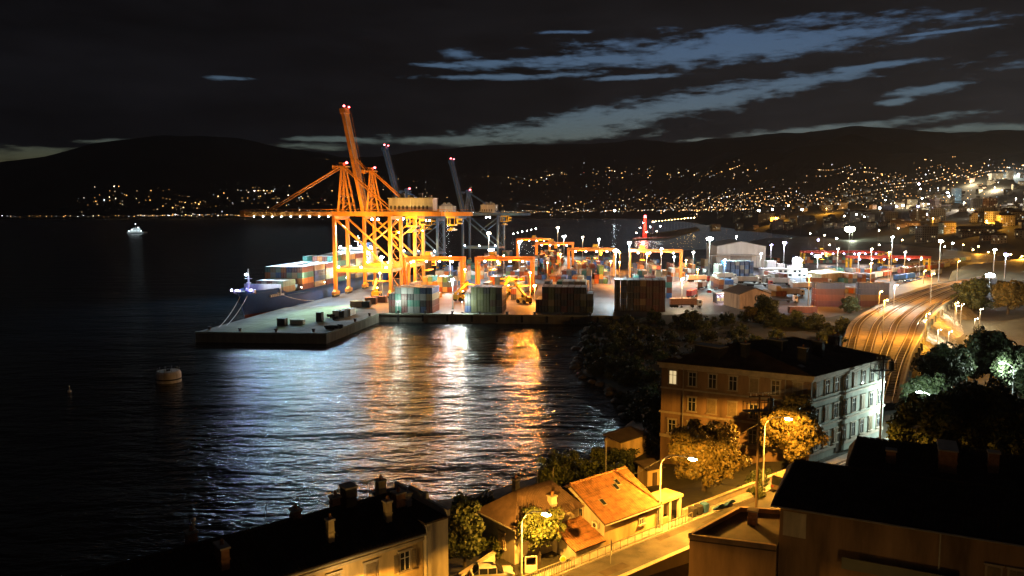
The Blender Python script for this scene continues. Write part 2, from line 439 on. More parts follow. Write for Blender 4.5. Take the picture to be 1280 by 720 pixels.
# ---- land near the camera
COAST = [(-70, 60), (-40.7, 85.1), (-25.5, 98.1), (-9.3, 107.6), (-4.8, 110.7), (7.9, 122.8), (14.9, 133.1), (22.4, 148), (25.3, 166.5), (23.2, 190), (18.2, 204.5), (20.8, 240.9), (28.8, 288.5), (40, 306)]
LAND = [(-70, -40)] + COAST + [(60, 310), (150, 340), (300, 500), (700, 720), (700, -40)]
def inside(poly, x, y):
    c = False; n = len(poly)
    for i in range(n):
        (x1, y1), (x2, y2) = poly[i], poly[i - 1]
        if (y1 > y) != (y2 > y) and x < (x2 - x1) * (y - y1) / (y2 - y1) + x1: c = not c
    return c
def segdist(p, a, b):
    dx, dy = b[0] - a[0], b[1] - a[1]; t = max(0, min(1, ((p[0] - a[0]) * dx + (p[1] - a[1]) * dy) / (dx * dx + dy * dy)))
    return math.hypot(p[0] - a[0] - t * dx, p[1] - a[1] - t * dy)
CTRL = [(20, 118, 5), (28, 128, 6), (36, 140, 7.5), (33, 160, 4.5), (30, 185, 3), (30, 220, 2.6), (38, 255, 2.8), (46, 284, 3.2), (70, 278, 4), (75, 235, 4), (100, 292, 3.6),
        (60, 180, 6), (85, 185, 7.5), (120, 160, 5), (150, 205, 2.4), (185, 222, 9), (215, 262, 15), (250, 285, 19), (290, 300, 24), (145, 235, 1.6), (165, 260, 1.6), (195, 305, 1.6), (225, 340, 1.8),
        (280, 330, 20), (300, 380, 16), (330, 340, 28), (420, 380, 30), (600, 420, 36), (130, 120, 14), (200, 150, 20), (300, 220, 30), (500, 260, 45), (100, 90, 9), (60, 60, 7), (40, 50, 5), (0, 40, 5),
        (-30, 40, 6), (-40, 70, 5), (10, 100, 6), (0, 95, 6.5), (-15, 85, 6.5), (100, 330, 3.2), (262, 395, 5), (320, 440, 10), (420, 520, 14)]
def ground_h(x, y):
    w = zz = 0
    for (a, b, c) in CTRL:
        d = (a - x) ** 2 + (b - y) ** 2 + 4; k = 1 / d ** 1.6; w += k; zz += k * c
    h = zz / w
    s = (x - 9) * .775 + (y - 76.5) * .632; t = -(x - 9) * .632 + (y - 76.5) * .775
    rd = max(0, abs(t + 1.5) - 6.5) if t > -1.5 else max(0, abs(t + 2.6) - 4)
    if -80 < s < 160:
        k = max(0, 1 - rd / (9 if t > 0 else 1.2)); k = k * k * (3 - 2 * k); h = h * (1 - k) + 8.3 * k
    if t < -8 and s < 40: h = min(h, 5.5)
    h += noise.noise((x * .12, y * .12, 0)) * .5 * min(1, rd / 5)
    if inside(LAND, x, y):
        dc = min(segdist((x, y), COAST[i], COAST[i + 1]) for i in range(len(COAST) - 1))
        k = min(1, dc / 9); h = h * k ** .6 + (-.3) * (1 - k ** .6) + noise.noise((x * .5, y * .5, 3)) * .7 * (1 - k) * (dc > .5)
    else: h = -3
    if inside(PORT, x, y) and x < 260: h = min(h, 3.1) if not (x < 120 and y < 305) else h
    return h
gx, gy, st = [-75 + 4.5 * i for i in range(140)], [20 + 4.5 * i for i in range(140)], 4.5
gm = MB(); gi = gm.mi(K['soil']); idx = {}
for j, y in enumerate(gy):
    for i, x in enumerate(gx):
        idx[i, j] = len(gm.v); gm.v.append((x, y, ground_h(x, y)))
for j in range(len(gy) - 1):
    for i in range(len(gx) - 1):
        q = (idx[i, j], idx[i + 1, j], idx[i + 1, j + 1], idx[i, j + 1])
        if max(gm.v[k][2] for k in q) > -2: gm.f.append(q); gm.m.append(gi)
tag(gm.build('hillside', smooth=True), kind='structure')

# ---- shore rocks
rng = random.Random(3)
for i in range(len(COAST) - 1):
    a, b = Vector((*COAST[i], 0)), Vector((*COAST[i + 1], 0))
    if b.y < 118 : continue
    for k in range(max(2, int((b - a).length / 4.0))):
        p = a.lerp(b, (k + rng.random()) / max(2, int((b - a).length / 4.0))) + Vector((rng.uniform(-1, 2.2), rng.uniform(-1, 1), rng.uniform(-.1, .5)))
        m = MB(); r = rng.uniform(.7, 1.9); m.ball((0, 0, 0), r, K['rock'], (1.2, 1, .6), 7, 4)
        m.v = [tuple(c * (1 + .28 * noise.noise((x * 1.3 + i, y * 1.3 + k, z * 1.3))) for c in (x, y, z)) for (x, y, z) in m.v]
        o = m.build('shore_rock'); o.location = p; o.rotation_euler = (0, 0, rng.uniform(0, 6))
        tag(o, 'rough grey boulder at the waterline below the dark bushes', 'rock', 'boulders along the shore')

# ---- street
W_ST = 5.6
rd = MB()
def strip(mb, s0, s1, t0, t1, z0, z1, m): mb.prism([S(s0, t0)[:2], S(s1, t0)[:2], S(s1, t1)[:2], S(s0, t1)[:2]], z0, z1, m)
strip(rd, -75, 150, -W_ST, -.9, 8.0, 8.5, K['road'])
tag(rd.build('street'), kind='structure')
pv = MB(); strip(pv, -75, 150, -.9, .5, 8.0, 8.62, K['kerb']); tag(pv.build('pavement'), kind='structure')
# slip road that climbs past the pale facade, with its white line
mk = MB(); 
for a in range(0, 14): strip(mk, 38 + a * 6, 41 + a * 6, -3.3, -3.15, 8.45, 8.504, K['paint'])
strip(mk, 40, 150, -1.35, -1.2, 8.45, 8.504, K['paint'])
tag(mk.build('road_marking'), kind='structure')

# ---- railway embankment with a retaining wall
def curve(pts, n=8):
    out = []; P = [Vector((*p, 0)) for p in pts]; P = [P[0] * 2 - P[1]] + P + [P[-1] * 2 - P[-2]]
    for i in range(1, len(P) - 2):
        for k in range(n):
            t = k / n; a, b, c, d = P[i - 1:i + 3]
            out.append(.5 * ((2 * b) + (c - a) * t + (2 * a - 5 * b + 4 * c - d) * t * t + (3 * b - a - 3 * c + d) * t ** 3))
    out.append(P[-2]); return out
RZ = 8.6
LEFT = curve([(57, 140), (69, 165)] + [G(*p, RZ)[:2] for p in ((1050, 445), (1056, 420), (1064, 402), (1088, 386), (1118, 373), (1160, 359), (1200, 350), (1232, 344))])
RIGHT = curve([(72, 140), (86, 165)] + [G(*p, RZ)[:2] for p in ((1140, 445), (1152, 422), (1160, 402), (1176, 386), (1194, 374), (1214, 363), (1228, 356), (1246, 348))])
bed = MB(); i0 = bed.mi(K['ballast']); i1 = bed.mi(K['wallconc'])
n = len(LEFT)
for a, b in zip(LEFT, RIGHT):
    d = (b - a).normalized()
    bed.v += [(a.x - d.x * 3, a.y - d.y * 3, 1.5), (a.x, a.y, RZ), (b.x, b.y, RZ), (b.x + d.x * .3, b.y + d.y * .3, RZ), (b.x + d.x * .35, b.y + d.y * .35, 0)]
for j in range(n - 1):
    for q in range(4):
        a = j * 5 + q
        bed.f.append((a, a + 1, a + 6, a + 5)); bed.m.append(i0 if q < 2 else i1)
bedo = tag(bed.build('railway_bed'), kind='structure')
par = MB()
for j in range(n - 1):
    a, b = RIGHT[j], RIGHT[j + 1]
    par.bar((a.x, a.y, RZ + .45), (b.x, b.y, RZ + .45), .35, .9, K['concrete'])
par.build('parapet', bedo)
pil = MB().box(-.45, .45, -.3, .3, 0, RZ, K['concrete']).mesh('wall_pillar')
for j in range(8, n - 4, 2):
    a, b = RIGHT[j], RIGHT[j + 1]; d = (b - a).normalized(); o = link('wall_pillar', pil, bedo, (a.x + d.y * .6, a.y - d.x * .6, -.2), math.atan2(d.y, d.x))
rk = MB(); ir = rk.mi(K['rock']); nb = 7
RB = RIGHT[10:-6]
fine = []
for a, c in zip(RB, RB[1:]):
    for q in range(4): fine.append((a.lerp(c, q / 4), (c - a).normalized()))
for a, dd in fine:
    nn = Vector((dd.y, -dd.x, 0))
    for q in range(nb):
        f = q / (nb - 1); p = a + nn * (.5 + 9 * f); z = (RZ - 3.4) * (1 - f) ** 1.2 + 1.4
        z = min(z, RZ - .3) + noise.noise((p.x * .35, p.y * .35, 1)) * 1.6 * math.sin(math.pi * min(1, f + .12)) + noise.noise((p.x * .9, p.y * .9, 4)) * .6 * math.sin(math.pi * min(1, f + .1))
        rk.v.append((p.x, p.y, z))
for j in range(len(fine) - 1):
    for q in range(nb - 1):
        a = j * nb + q; rk.f.append((a, a + nb, a + nb + 1, a + 1)); rk.m.append(ir)
tag(rk.build('rocky_bank'), kind='structure')
TR = [.12, .36, .60, .85]
for k, f in enumerate(TR):
    tr = thing('railway_track', ORD[k] + ' railway track from the port side on the lit embankment', 'railway track', (0, 0, 0), 0, 'railway tracks on the curved embankment')
    cl = [a.lerp(b, f) for a, b in zip(LEFT, RIGHT)]
    sl = MB()
    for j in range(2, n - 1):
        a, b = cl[j], cl[min(j + 1, n - 1)]; d = (b - a).normalized(); nn = Vector((-d.y, d.x, 0)); seg = (b - a).length
        if a.y < 380:
            q = 0
            while q < seg:
                p = a + d * q; sl.bar((p - nn * 1.25)[:2] + (RZ + .04,), (p + nn * 1.25)[:2] + (RZ + .04,), .26, .14, K['wood']); q += 1.4
    tag(sl.build('sleepers', tr), kind='stuff')
    for sd in (-1, 1):
        r = MB()
        for j in range(n - 1):
            a, b = cl[j], cl[j + 1]; d = (b - a).normalized(); nn = Vector((-d.y, d.x, 0)) * (.75 * sd)
            r.bar((a + nn)[:2] + (RZ + .2,), (b + nn)[:2] + (RZ + .2,), .10, .2, K['rail'])
        r.build('rail', tr)

# ---- far land: one sheet in polar steps from the town to the mountains beyond the bay
SKYLINE = [(-400, 232), (-100, 222), (0, 215), (60, 206), (130, 190), (200, 180), (250, 177), (310, 181), (380, 190), (430, 199), (470, 196), (520, 190), (600, 184), (700, 180), (800, 178), (850, 181),
           (900, 176), (1000, 172), (1060, 168), (1100, 172), (1200, 180), (1280, 182), (1500, 176), (1900, 190)]
SHORE0 = [(-60, 9000), (8, 8800), (12, 5200), (14, 3300), (17, 2100), (21, 1500), (27, 1100), (34, 760), (45, 520), (60, 400)]
def lerp_tab(tab, x):
    if x <= tab[0][0]: return tab[0][1]
    for (a, b), (c, d) in zip(tab, tab[1:]):
        if x <= c: return b + (d - b) * (x - a) / (c - a)
    return tab[-1][1]
RIDGE = 14000.0
def far_h(az, r):
    px = 640 + math.tan(math.radians(max(-58, min(58, az)))) * FPX
    hr = 43.5 + (268 - lerp_tab(SKYLINE, px)) / FPX * RIDGE * .99
    r0 = lerp_tab(SHORE0, az) * (1 + .06 * noise.noise((az * .35, 2, 0)))
    if r < r0: return -8
    t = (r - r0) / (RIDGE - r0)
    t = min(t, 1.0)
    h = hr * (t ** 1.25 if r <= RIDGE else 1) + 2.5
    x, y = r * math.sin(math.radians(az)), r * math.cos(math.radians(az))
    h += (noise.noise((x * .0011, y * .0011, 5)) * .16 + noise.noise((x * .004, y * .004, 8)) * .05) * hr * min(1, t * 3) * (1 - .72 * max(0, t - .72) / .28)
    if r > RIDGE: h -= (r - RIDGE) * .3
    return max(h, 2.2)
AZ = [-52 + .5 * i for i in range(219)]
RS = [400 * (16000 / 400) ** (i / 84) for i in range(85)]
fm = MB(); fi = fm.mi(K['mount'])
for az in AZ:
    for r in RS: fm.v.append((r * math.sin(math.radians(az)), r * math.cos(math.radians(az)), far_h(az, r)))
nr = len(RS)
for i in range(len(AZ) - 1):
    for j in range(nr - 1):
        q = (i * nr + j, (i + 1) * nr + j, (i + 1) * nr + j + 1, i * nr + j + 1)
        if min(fm.v[k][2] for k in q) > 0 or max(fm.v[k][2] for k in q) > 2: fm.f.append(tuple(reversed(q))); fm.m.append(fi)
tag(fm.build('mountains', smooth=True), kind='structure')

# ---- lights of the far towns (points of light on the slopes)
def hit_far(px, py, rmin=900):
    d = ray(px, py).normalized(); az = math.degrees(math.atan2(d.x, d.y)); k = math.hypot(d.x, d.y)
    r = rmin
    while r < 14500:
        if CZ + d.z / k * r < far_h(az, r) + 3: return Vector((r * math.sin(math.radians(az)), r * math.cos(math.radians(az)), far_h(az, r) + 6)), r
        r *= 1.012
    return None, 0
lr = random.Random(11)
LM = island_emat('town_lamp', [(1, .45, .12), (1, .52, .18), (1, .62, .28), (1, .8, .55), (.9, .95, 1), (1, .5, .14), (1, .7, .38), (1, .48, .14)], 0.8, 10)
def spot_field(name, label, spots, size):
    m = MB()
    for px, py, s in spots:
        p, r = hit_far(px, py)
        if p is None: continue
        q = r / FPX * size * s
        k = len(m.v); i = m.mi(LM)
        m.v += [tuple(p + Vector(v) * q) for v in ((1, 0, 0), (-1, 0, 0), (0, 1, 0), (0, -1, 0), (0, 0, .9), (0, 0, -.9))]
        for f in ((4, 0, 2), (4, 2, 1), (4, 1, 3), (4, 3, 0), (5, 2, 0), (5, 1, 2), (5, 3, 1), (5, 0, 3)): m.f.append(tuple(k + j for j in f)); m.m.append(i)
    return tag(m.build(name), label, None, None, 'stuff')
def cluster(cx, cy, rx, ry, n, s=1.0): return [(lr.gauss(cx, rx), lr.gauss(cy, ry), s * lr.uniform(.55, 1.25)) for _ in range(n)]
def line(x0, y0, x1, y1, n, j=1.0, s=1.0): return [(x0 + (x1 - x0) * (k + lr.random()) / n, y0 + (y1 - y0) * (k + .5) / n + lr.gauss(0, j), s * lr.uniform(.6, 1.2)) for k in range(n)]
sp = line(0, 271.3, 430, 270.4, 70, .2, .6) + line(170, 270.4, 420, 269.8, 90, .5, .95) + line(300, 268.5, 600, 267.5, 60, 1.0, .9) + cluster(130, 250, 20, 7, 26, .8) + cluster(200, 250, 25, 6, 28, .8) + cluster(260, 256, 35, 6, 34, .8) \
    + cluster(325, 242, 14, 4, 36, .95) + cluster(370, 254, 34, 7, 46, .85) + cluster(400, 246, 14, 5, 16, .8) + cluster(490, 240, 50, 12, 40, .7) + [(410, 202, .7), (408, 203, .5)]
spot_field('shore_town_lights', 'tiny warm lights of the towns along the far shore', sp, .62)
sp = line(560, 266.8, 940, 263.0, 190, .6, .95) + line(640, 262, 900, 250, 90, 4, .7) + cluster(700, 219, 22, 3.5, 22, .8) + cluster(660, 224, 20, 3, 10, .7) + cluster(780, 216, 30, 4, 34, .85) + cluster(735, 236, 40, 4, 18, .6) \
    + cluster(870, 222, 24, 4, 36, .9) + cluster(930, 214, 16, 4, 22, .8) + cluster(1050, 214, 24, 5, 36, .9) + line(850, 258, 1130, 238, 150, 3.5, .75) + line(900, 248, 1120, 226, 110, 2.5, .8) + line(820, 262, 1100, 252, 130, 2.5, .75) \
    + line(690, 264, 1000, 240, 90, 5, .75) + cluster(900, 252, 60, 5, 70, .7) + cluster(1110, 246, 50, 8, 110, .8) + line(1020, 216, 1130, 222, 40, 2, .8) + line(1110, 232, 1280, 214, 90, 3, .9) + cluster(1200, 216, 28, 6, 50, .9) + cluster(1180, 235, 60, 13, 110, .85) \
    + cluster(1260, 225, 40, 12, 60, .9) + cluster(1000, 262, 70, 7, 50, .8) + cluster(620, 240, 50, 14, 30, .6)
spot_field('hillside_town_lights', 'dense warm lights of the town climbing the dark mountainside', sp, .54)

# ================================================================== THE PORT
UY = math.atan(.165)                                   # the berth runs this far right of straight away
UV = Vector((math.sin(UY), math.cos(UY), 0)); UX = Vector((math.cos(UY), -math.sin(UY), 0))
def YARD(b, d): return Vector((b + .14 * (d - 385), d, 3.5))   # yard lane b (x at d = 385) at depth d
YA = -math.atan(.14)

# ---- ship to shore cranes
def sts_crane(label, loc, rz, paint, raised, gauge=28, w=17, hg=39, apex=63, boomL=48, back=52, house=(26, 48), trol=(34, 40), boom_lights=False, tilt=79, power=1.0):
    t = thing('ship_to_shore_crane', label, 'crane', loc, rz, 'cranes along the berth')
    P = paint; h2 = w / 2
    for x in (0, gauge):
        for y in (-h2, h2):
            MB().bar((x, y, 3.6), (x, y, hg - 1.2), 1.5, 1.7, P).build('leg', t)
            bg = MB(); bg.box(x - .7, x + .7, y - 3.6, y + 3.6, 1.5, 2.6, P); bg.hexa([(x - .7, y - 2, 2.6), (x + .7, y - 2, 2.6), (x + .7, y + 2, 2.6), (x - .7, y + 2, 2.6), (x - .7, y - .8, 3.7), (x + .7, y - .8, 3.7), (x + .7, y + .8, 3.7), (x - .7, y + .8, 3.7)], K['yellow'])
            for q in (-2.9, -1.0, 1.0, 2.9):
                bg.tube([(x - .55, y + q, .72), (x + .55, y + q, .72)], .7, K['dark'], 10)
            for q in (-1.95, 1.95): bg.box(x - .6, x + .6, y + q - 1.5, y + q + 1.5, .9, 1.5, K['yellow'])
            bg.build('bogie', t)
        MB().bar((x, -h2, 13), (x, h2, 13), 1.1, 1.5, P).build('sill_beam', t)
        MB().bar((x, -h2 - 1, hg - .6), (x, h2 + 1, hg - .6), 1.4, 1.8, P).build('cross_beam', t)
    for y in (-h2, h2):
        MB().bar((.8, y, 13), (gauge - .8, y, 13), 1.1, 1.9, P).build('portal_beam', t)
        MB().bar((.9, y, hg - 1.5), (gauge - .9, y, 14.2), .85, .85, P).build('brace', t)
        MB().bar((gauge * .52, y, hg * .54 + 6), (gauge * .97, y, hg - 2), .6, .6, P).build('brace', t)
    for y in (-3.2, 3.2):
        g = MB(); g.bar((-3, y, hg + 1.2), (back, y, hg + 1.2), 1.0, 2.1, P)
        for k in range(int(back // 4)): g.box(k * 4 - .1, k * 4 + .1, y - .62, y + .62, hg + .1, hg + 2.3, P)
        g.build('girder', t)
    tie = MB().bar((0, -3, hg + 1.6), (0, 3, hg + 1.6), .5, .5, P).mesh('girder_tie')
    for k in range(int(back // 6) + 1): link('girder_tie', tie, t, (k * 6, 0, 0))
    for y in (-5.0, 5.0):                                # walkway with railing
        wk = MB(); wk.box(-3, back, y - .45, y + .45, hg + 2.3, hg + 2.38, K['steel'])
        for k in range(int(back // 2.5)): wk.bar((k * 2.5, y * 1.08, hg + 2.4), (k * 2.5, y * 1.08, hg + 3.5), .08, .08, P)
        wk.bar((-3, y * 1.08, hg + 3.5), (back, y * 1.08, hg + 3.5), .1, .1, P)
        wk.build('walkway', t)
    # apex frame above the seaside legs
    af = MB()
    for y in (-3.2, 3.2):
        af.bar((0, y, hg + 2.2), (1.6, y * .55, apex), .9, .9, P); af.bar((6.5, y, hg + 2.2), (2.4, y * .55, apex), .7, .7, P)
        for k in range(1, 5):
            f = k / 5; af.bar((1.6 * f, y * (1 - .45 * f), hg + 2.2 + (apex - hg - 2.2) * f), (6.5 - 4.1 * f, y * (1 - .45 * f), hg + 2.2 + (apex - hg - 2.2) * f), .3, .3, P)
            f2 = (k - 1) / 5; af.bar((1.6 * f2, y * (1 - .45 * f2), hg + 2.2 + (apex - hg - 2.2) * f2), (6.5 - 4.1 * f, y * (1 - .45 * f), hg + 2.2 + (apex - hg - 2.2) * f), .25, .25, P)
    for f in (.35, .7, 1): af.bar((1.6 * f, -3.2 * (1 - .45 * f), hg + 2.2 + (apex - hg - 2.2) * f), (1.6 * f, 3.2 * (1 - .45 * f), hg + 2.2 + (apex - hg - 2.2) * f), .5, .5, P)
    af.box(-2.6, 4.4, -2.6, 2.6, apex, apex + .6, P); af.box(-3.6, -1.5, -1.2, 1.2, apex - .8, apex + 1.1, P); af.box(.2, 2.4, -1.6, 1.6, apex + .6, apex + 2.2, P)
    af.build('apex_frame', t)
    for y in (-1.9, 1.9):
        MB().bar((2.4, y, apex), (min(back - 3, gauge - 1), y * 1.6, hg + 2.3), .55, .55, P).build('back_stay', t)
    bulb(t, (3.6, 0, apex + 2.2), .62, L_RED, 'warning_lamp')
    # boom
    b = MB()
    for y in (-2.4, 2.4):
        b.bar((0, y, 0), (-boomL, y, 0), 1.0, 2.2, P)
    for k in range(int(boomL // 3.4) + 1):
        b.bar((-k * 3.4 - .3, -2, .5), (-k * 3.4 - .3, 2, .5), .5, .5, P)
        b.bar((-k * 3.4 - .3, -2, .5), (-k * 3.4 - 3.0, 2, .5), .25, .25, P)
    b.box(-boomL, 0, -2, 2, .82, .9, P)
    b.box(-boomL - 1.6, -boomL + 1, -3.4, 3.4, -1.5, 1.6, P); b.box(-boomL - 2.6, -boomL + 2, 3.0, 4.0, -1.0, .2, P)
    bo = b.build('boom', t); bo.location = (-2.2, 0, hg + 1.3)
    wr = MB()
    for y in (-3.3, 3.3):
        wr.box(-boomL, 0, y - .35, y + .35, 1.0, 1.08, K['steel'])
        for k in range(int(boomL // 3)): wr.bar((-k * 3 - .5, y * 1.1, 1.05), (-k * 3 - .5, y * 1.1, 2.1), .08, .08, P)
        wr.bar((0, y * 1.1, 2.1), (-boomL, y * 1.1, 2.1), .1, .1, P)
    wr.build('boom_walkway', bo)
    if raised:
        bo.rotation_euler = (0, math.radians(tilt), 0)
        q = math.radians(tilt)
        bulb(t, (-2.2 - math.cos(q) * (boomL + 1.5), 0, hg + 3 + math.sin(q) * (boomL + 1.5)), .6, L_RED, 'warning_lamp')
        bulb(t, (-.2 - math.cos(q) * (boomL + .5), 1.6, hg + 3 + math.sin(q) * (boomL + 1.0)), .5, L_RED, 'warning_lamp')
        if paint is K['orange']:
            for y in (-2.4, 2.4):
                MB().bar((.5, y * .8, apex - .5), (-2.2 - math.cos(q) * boomL * .5, y, hg + 3 + math.sin(q) * boomL * .52), .4, .4, P).build('fore_stay', t)
    else:
        for y in (-1.9, 1.9):
            MB().bar((.5, y, apex), (-boomL * .80, y * 1.2, hg + 2.4), .5, .5, P).build('fore_stay', t)
    # machinery house
    x0, x1 = house
    mh = MB(); mh.box(x0, x1, -4.2, 4.2, hg + 2.9, hg + 8.6, K['house'])
    n = int((x1 - x0) / 2)
    for k in range(n): mh.box(x0 + k * 2 + .2, x0 + k * 2 + .5, -4.3, -4.2, hg + 3.2, hg + 8.3, K['house'])
    for k in range(n - 1): mh.box(x0 + k * 2 + .8, x0 + k * 2 + 1.7, -4.26, -4.2, hg + 3.3, hg + 5.2, K['dark'])
    mh.box(x0 - .4, x1 + .4, -4.6, 4.6, hg + 8.6, hg + 8.9, K['house']); mh.box((x0 + x1) / 2 - .2, (x0 + x1) / 2 + .2, -4.45, -4.2, hg + 2.9, hg + 8.6, K['white'])
    for k in range(5): mh.box(x0 + 1 + k * (x1 - x0 - 4) / 4, x0 + 2.6 + k * (x1 - x0 - 4) / 4, -2, 0, hg + 8.9, hg + 10.2 + (k % 2), K['steel'])
    mh.build('machinery_house', t)
    # trolley with cab and spreader
    x0, x1 = trol
    tr = MB(); tr.box(x0, x1, -3.4, 3.4, hg - .9, hg - .1, K['yellow']); tr.box(x0 + .5, x1 - .5, -2.4, 2.4, hg + .1, hg + 2.2, K['yellow'])
    for q in (-2.6, 2.6):
        tr.bar((x0 + .6, q, hg - 1), (x0 + .6, q, hg - 4.5), .3, .3, K['yellow']); tr.bar((x1 - .6, q, hg - 1), (x1 - .6, q, hg - 4.5), .3, .3, K['yellow'])
    tr.box(x0 + .3, x1 - .3, -2.9, 2.9, hg - 5.0, hg - 4.4, K['yellow'])
    tro = tr.build('trolley', t)
    cb = MB(); cb.box(x1 + .4, x1 + 2.8, -1.4, 1.4, hg - 4.2, hg - 1.2, K['yellow']); cb.box(x1 + .9, x1 + 2.85, -1.44, 1.44, hg - 3.6, hg - 2.2, K['glass']); cb.build('cab', tro)
    sp_ = MB(); sp_.box((x0 + x1) / 2 - 1.2, (x0 + x1) / 2 + 1.2, -6, 6, hg - 7.6, hg - 7.0, K['yellow']); sp_.box((x0 + x1) / 2 - 1, (x0 + x1) / 2 + 1, -2, 2, hg - 7, hg - 6.2, K['yellow'])
    for q in (-1.6, 1.6): sp_.bar(((x0 + x1) / 2, q, hg - 6.2), ((x0 + x1) / 2, q, hg - 4.6), .12, .12, K['dark'])
    sp_.build('spreader', tro)
    # stairs up the landside leg
    stz = MB()
    for k in range(11):
        z = 3 + k * 3.2; a, c = (gauge + 1.2, gauge + 3.6) if k % 2 == 0 else (gauge + 3.6, gauge + 1.2)
        stz.bar((a, -h2, z), (c, -h2, z + 3.2), .7, .12, P); stz.box(min(a, c) - .5, max(a, c) + .5, -h2 - .6, -h2 + .6, z - .06, z, P)
    stz.build('stairs', t)
    # floodlights, then added unseen spots that brighten the near faces of the crane
    if power:
        for (x, y, z) in ((2, -h2 - .8, 14.6), (gauge * .48, -h2 - .8, 14.6), (gauge - 2, -h2 - .8, 14.6)): bulb(t, (x, y, z), .55, L_WARM, 'floodlight')
        for (x, y, z) in ((gauge * .6, -2, hg - 1.4), (gauge * .66, 2, hg - 1.4)): bulb(t, (x, y, z), .6, L_COOL, 'floodlight')
        away = (0, 1, -.15)
        light(t, (gauge * .25, -h2 - 9, 17), 26000 * power, C_SOD, .5, 'SPOT', away, 150)
        light(t, (gauge * .9, -h2 - 9, 18), 30000 * power, (1, .6, .18), .5, 'SPOT', away, 150)
        light(t, (gauge * .5, -h2 - 8, hg - 4), 26000 * power, C_SOD, .5, 'SPOT', (0, 1, .1), 160)
        light(t, (gauge * .6, 0, hg - 5), 16000 * power, C_WARM, .5, 'SPOT', (0, .3, -1), 150)
        light(t, (gauge + 10, -9, hg - 5), 16000 * power, (1, .6, .12), .5, 'SPOT', (0, 1, .3), 150)
        light(t, (-3.5, -h2 - 9, hg + 8), 12000 * power, C_SOD, .5, 'SPOT', (.1, 1, .5), 140)
        if paint is K['orange']:
            light(t, (gauge + 5, -h2 - 3, 31), 15000 * power, C_SOD, .5); bulb(t, (gauge + 5, -h2 - 2.2, 31.5), .4, L_SOD, 'floodlight')  # assumed crane lamp, added for the orange streak on the water
            MB().bar((gauge, -h2, 31.8), (gauge + 5, -h2 - 2.4, 31.8), .3, .3, P).build('assumed_lamp_bracket', t)
    if boom_lights:
        for k in range(9):
            bulb(t, (-5 - k * 4.9, -3.6, hg - .1), .26, L_COOL, 'floodlight')
        for k in range(5): light(t, (4 - k * 11, -5.2, hg - 3.6), 60000, (.52, .80, 1), .4, 'SPOT', (0, -.35, -1), 150)
    return t
def berth(d, off=3.0): return Vector((edge_x(d) + off, d, 3.5))
sts_crane('orange crane nearest the bow, its long boom lowered level over the water', berth(381), -UY, K['orange'], False, boom_lights=True)
sts_crane('orange crane with its boom raised steeply behind the lowered boom', berth(421), -UY, K['orange'], True, boomL=56, back=57, house=(14, 28), trol=(44, 49), w=16)
sts_crane('blue crane with raised boom, partly hidden behind the orange machinery house', Vector((-76, 548, 3.5)), -UY, K['blue'], True, gauge=26, w=18, hg=37, apex=56, boomL=49, back=44, house=(26, 36), trol=(14, 19), tilt=76, power=.16)
sts_crane('blue crane with raised boom standing apart, farthest along the berth', Vector((-38, 640, 3.5)), -UY - .1, K['blue'], True, gauge=30, w=18, hg=39, apex=58, boomL=44, back=54, house=(14, 26), trol=(30, 36), tilt=76, power=.16)

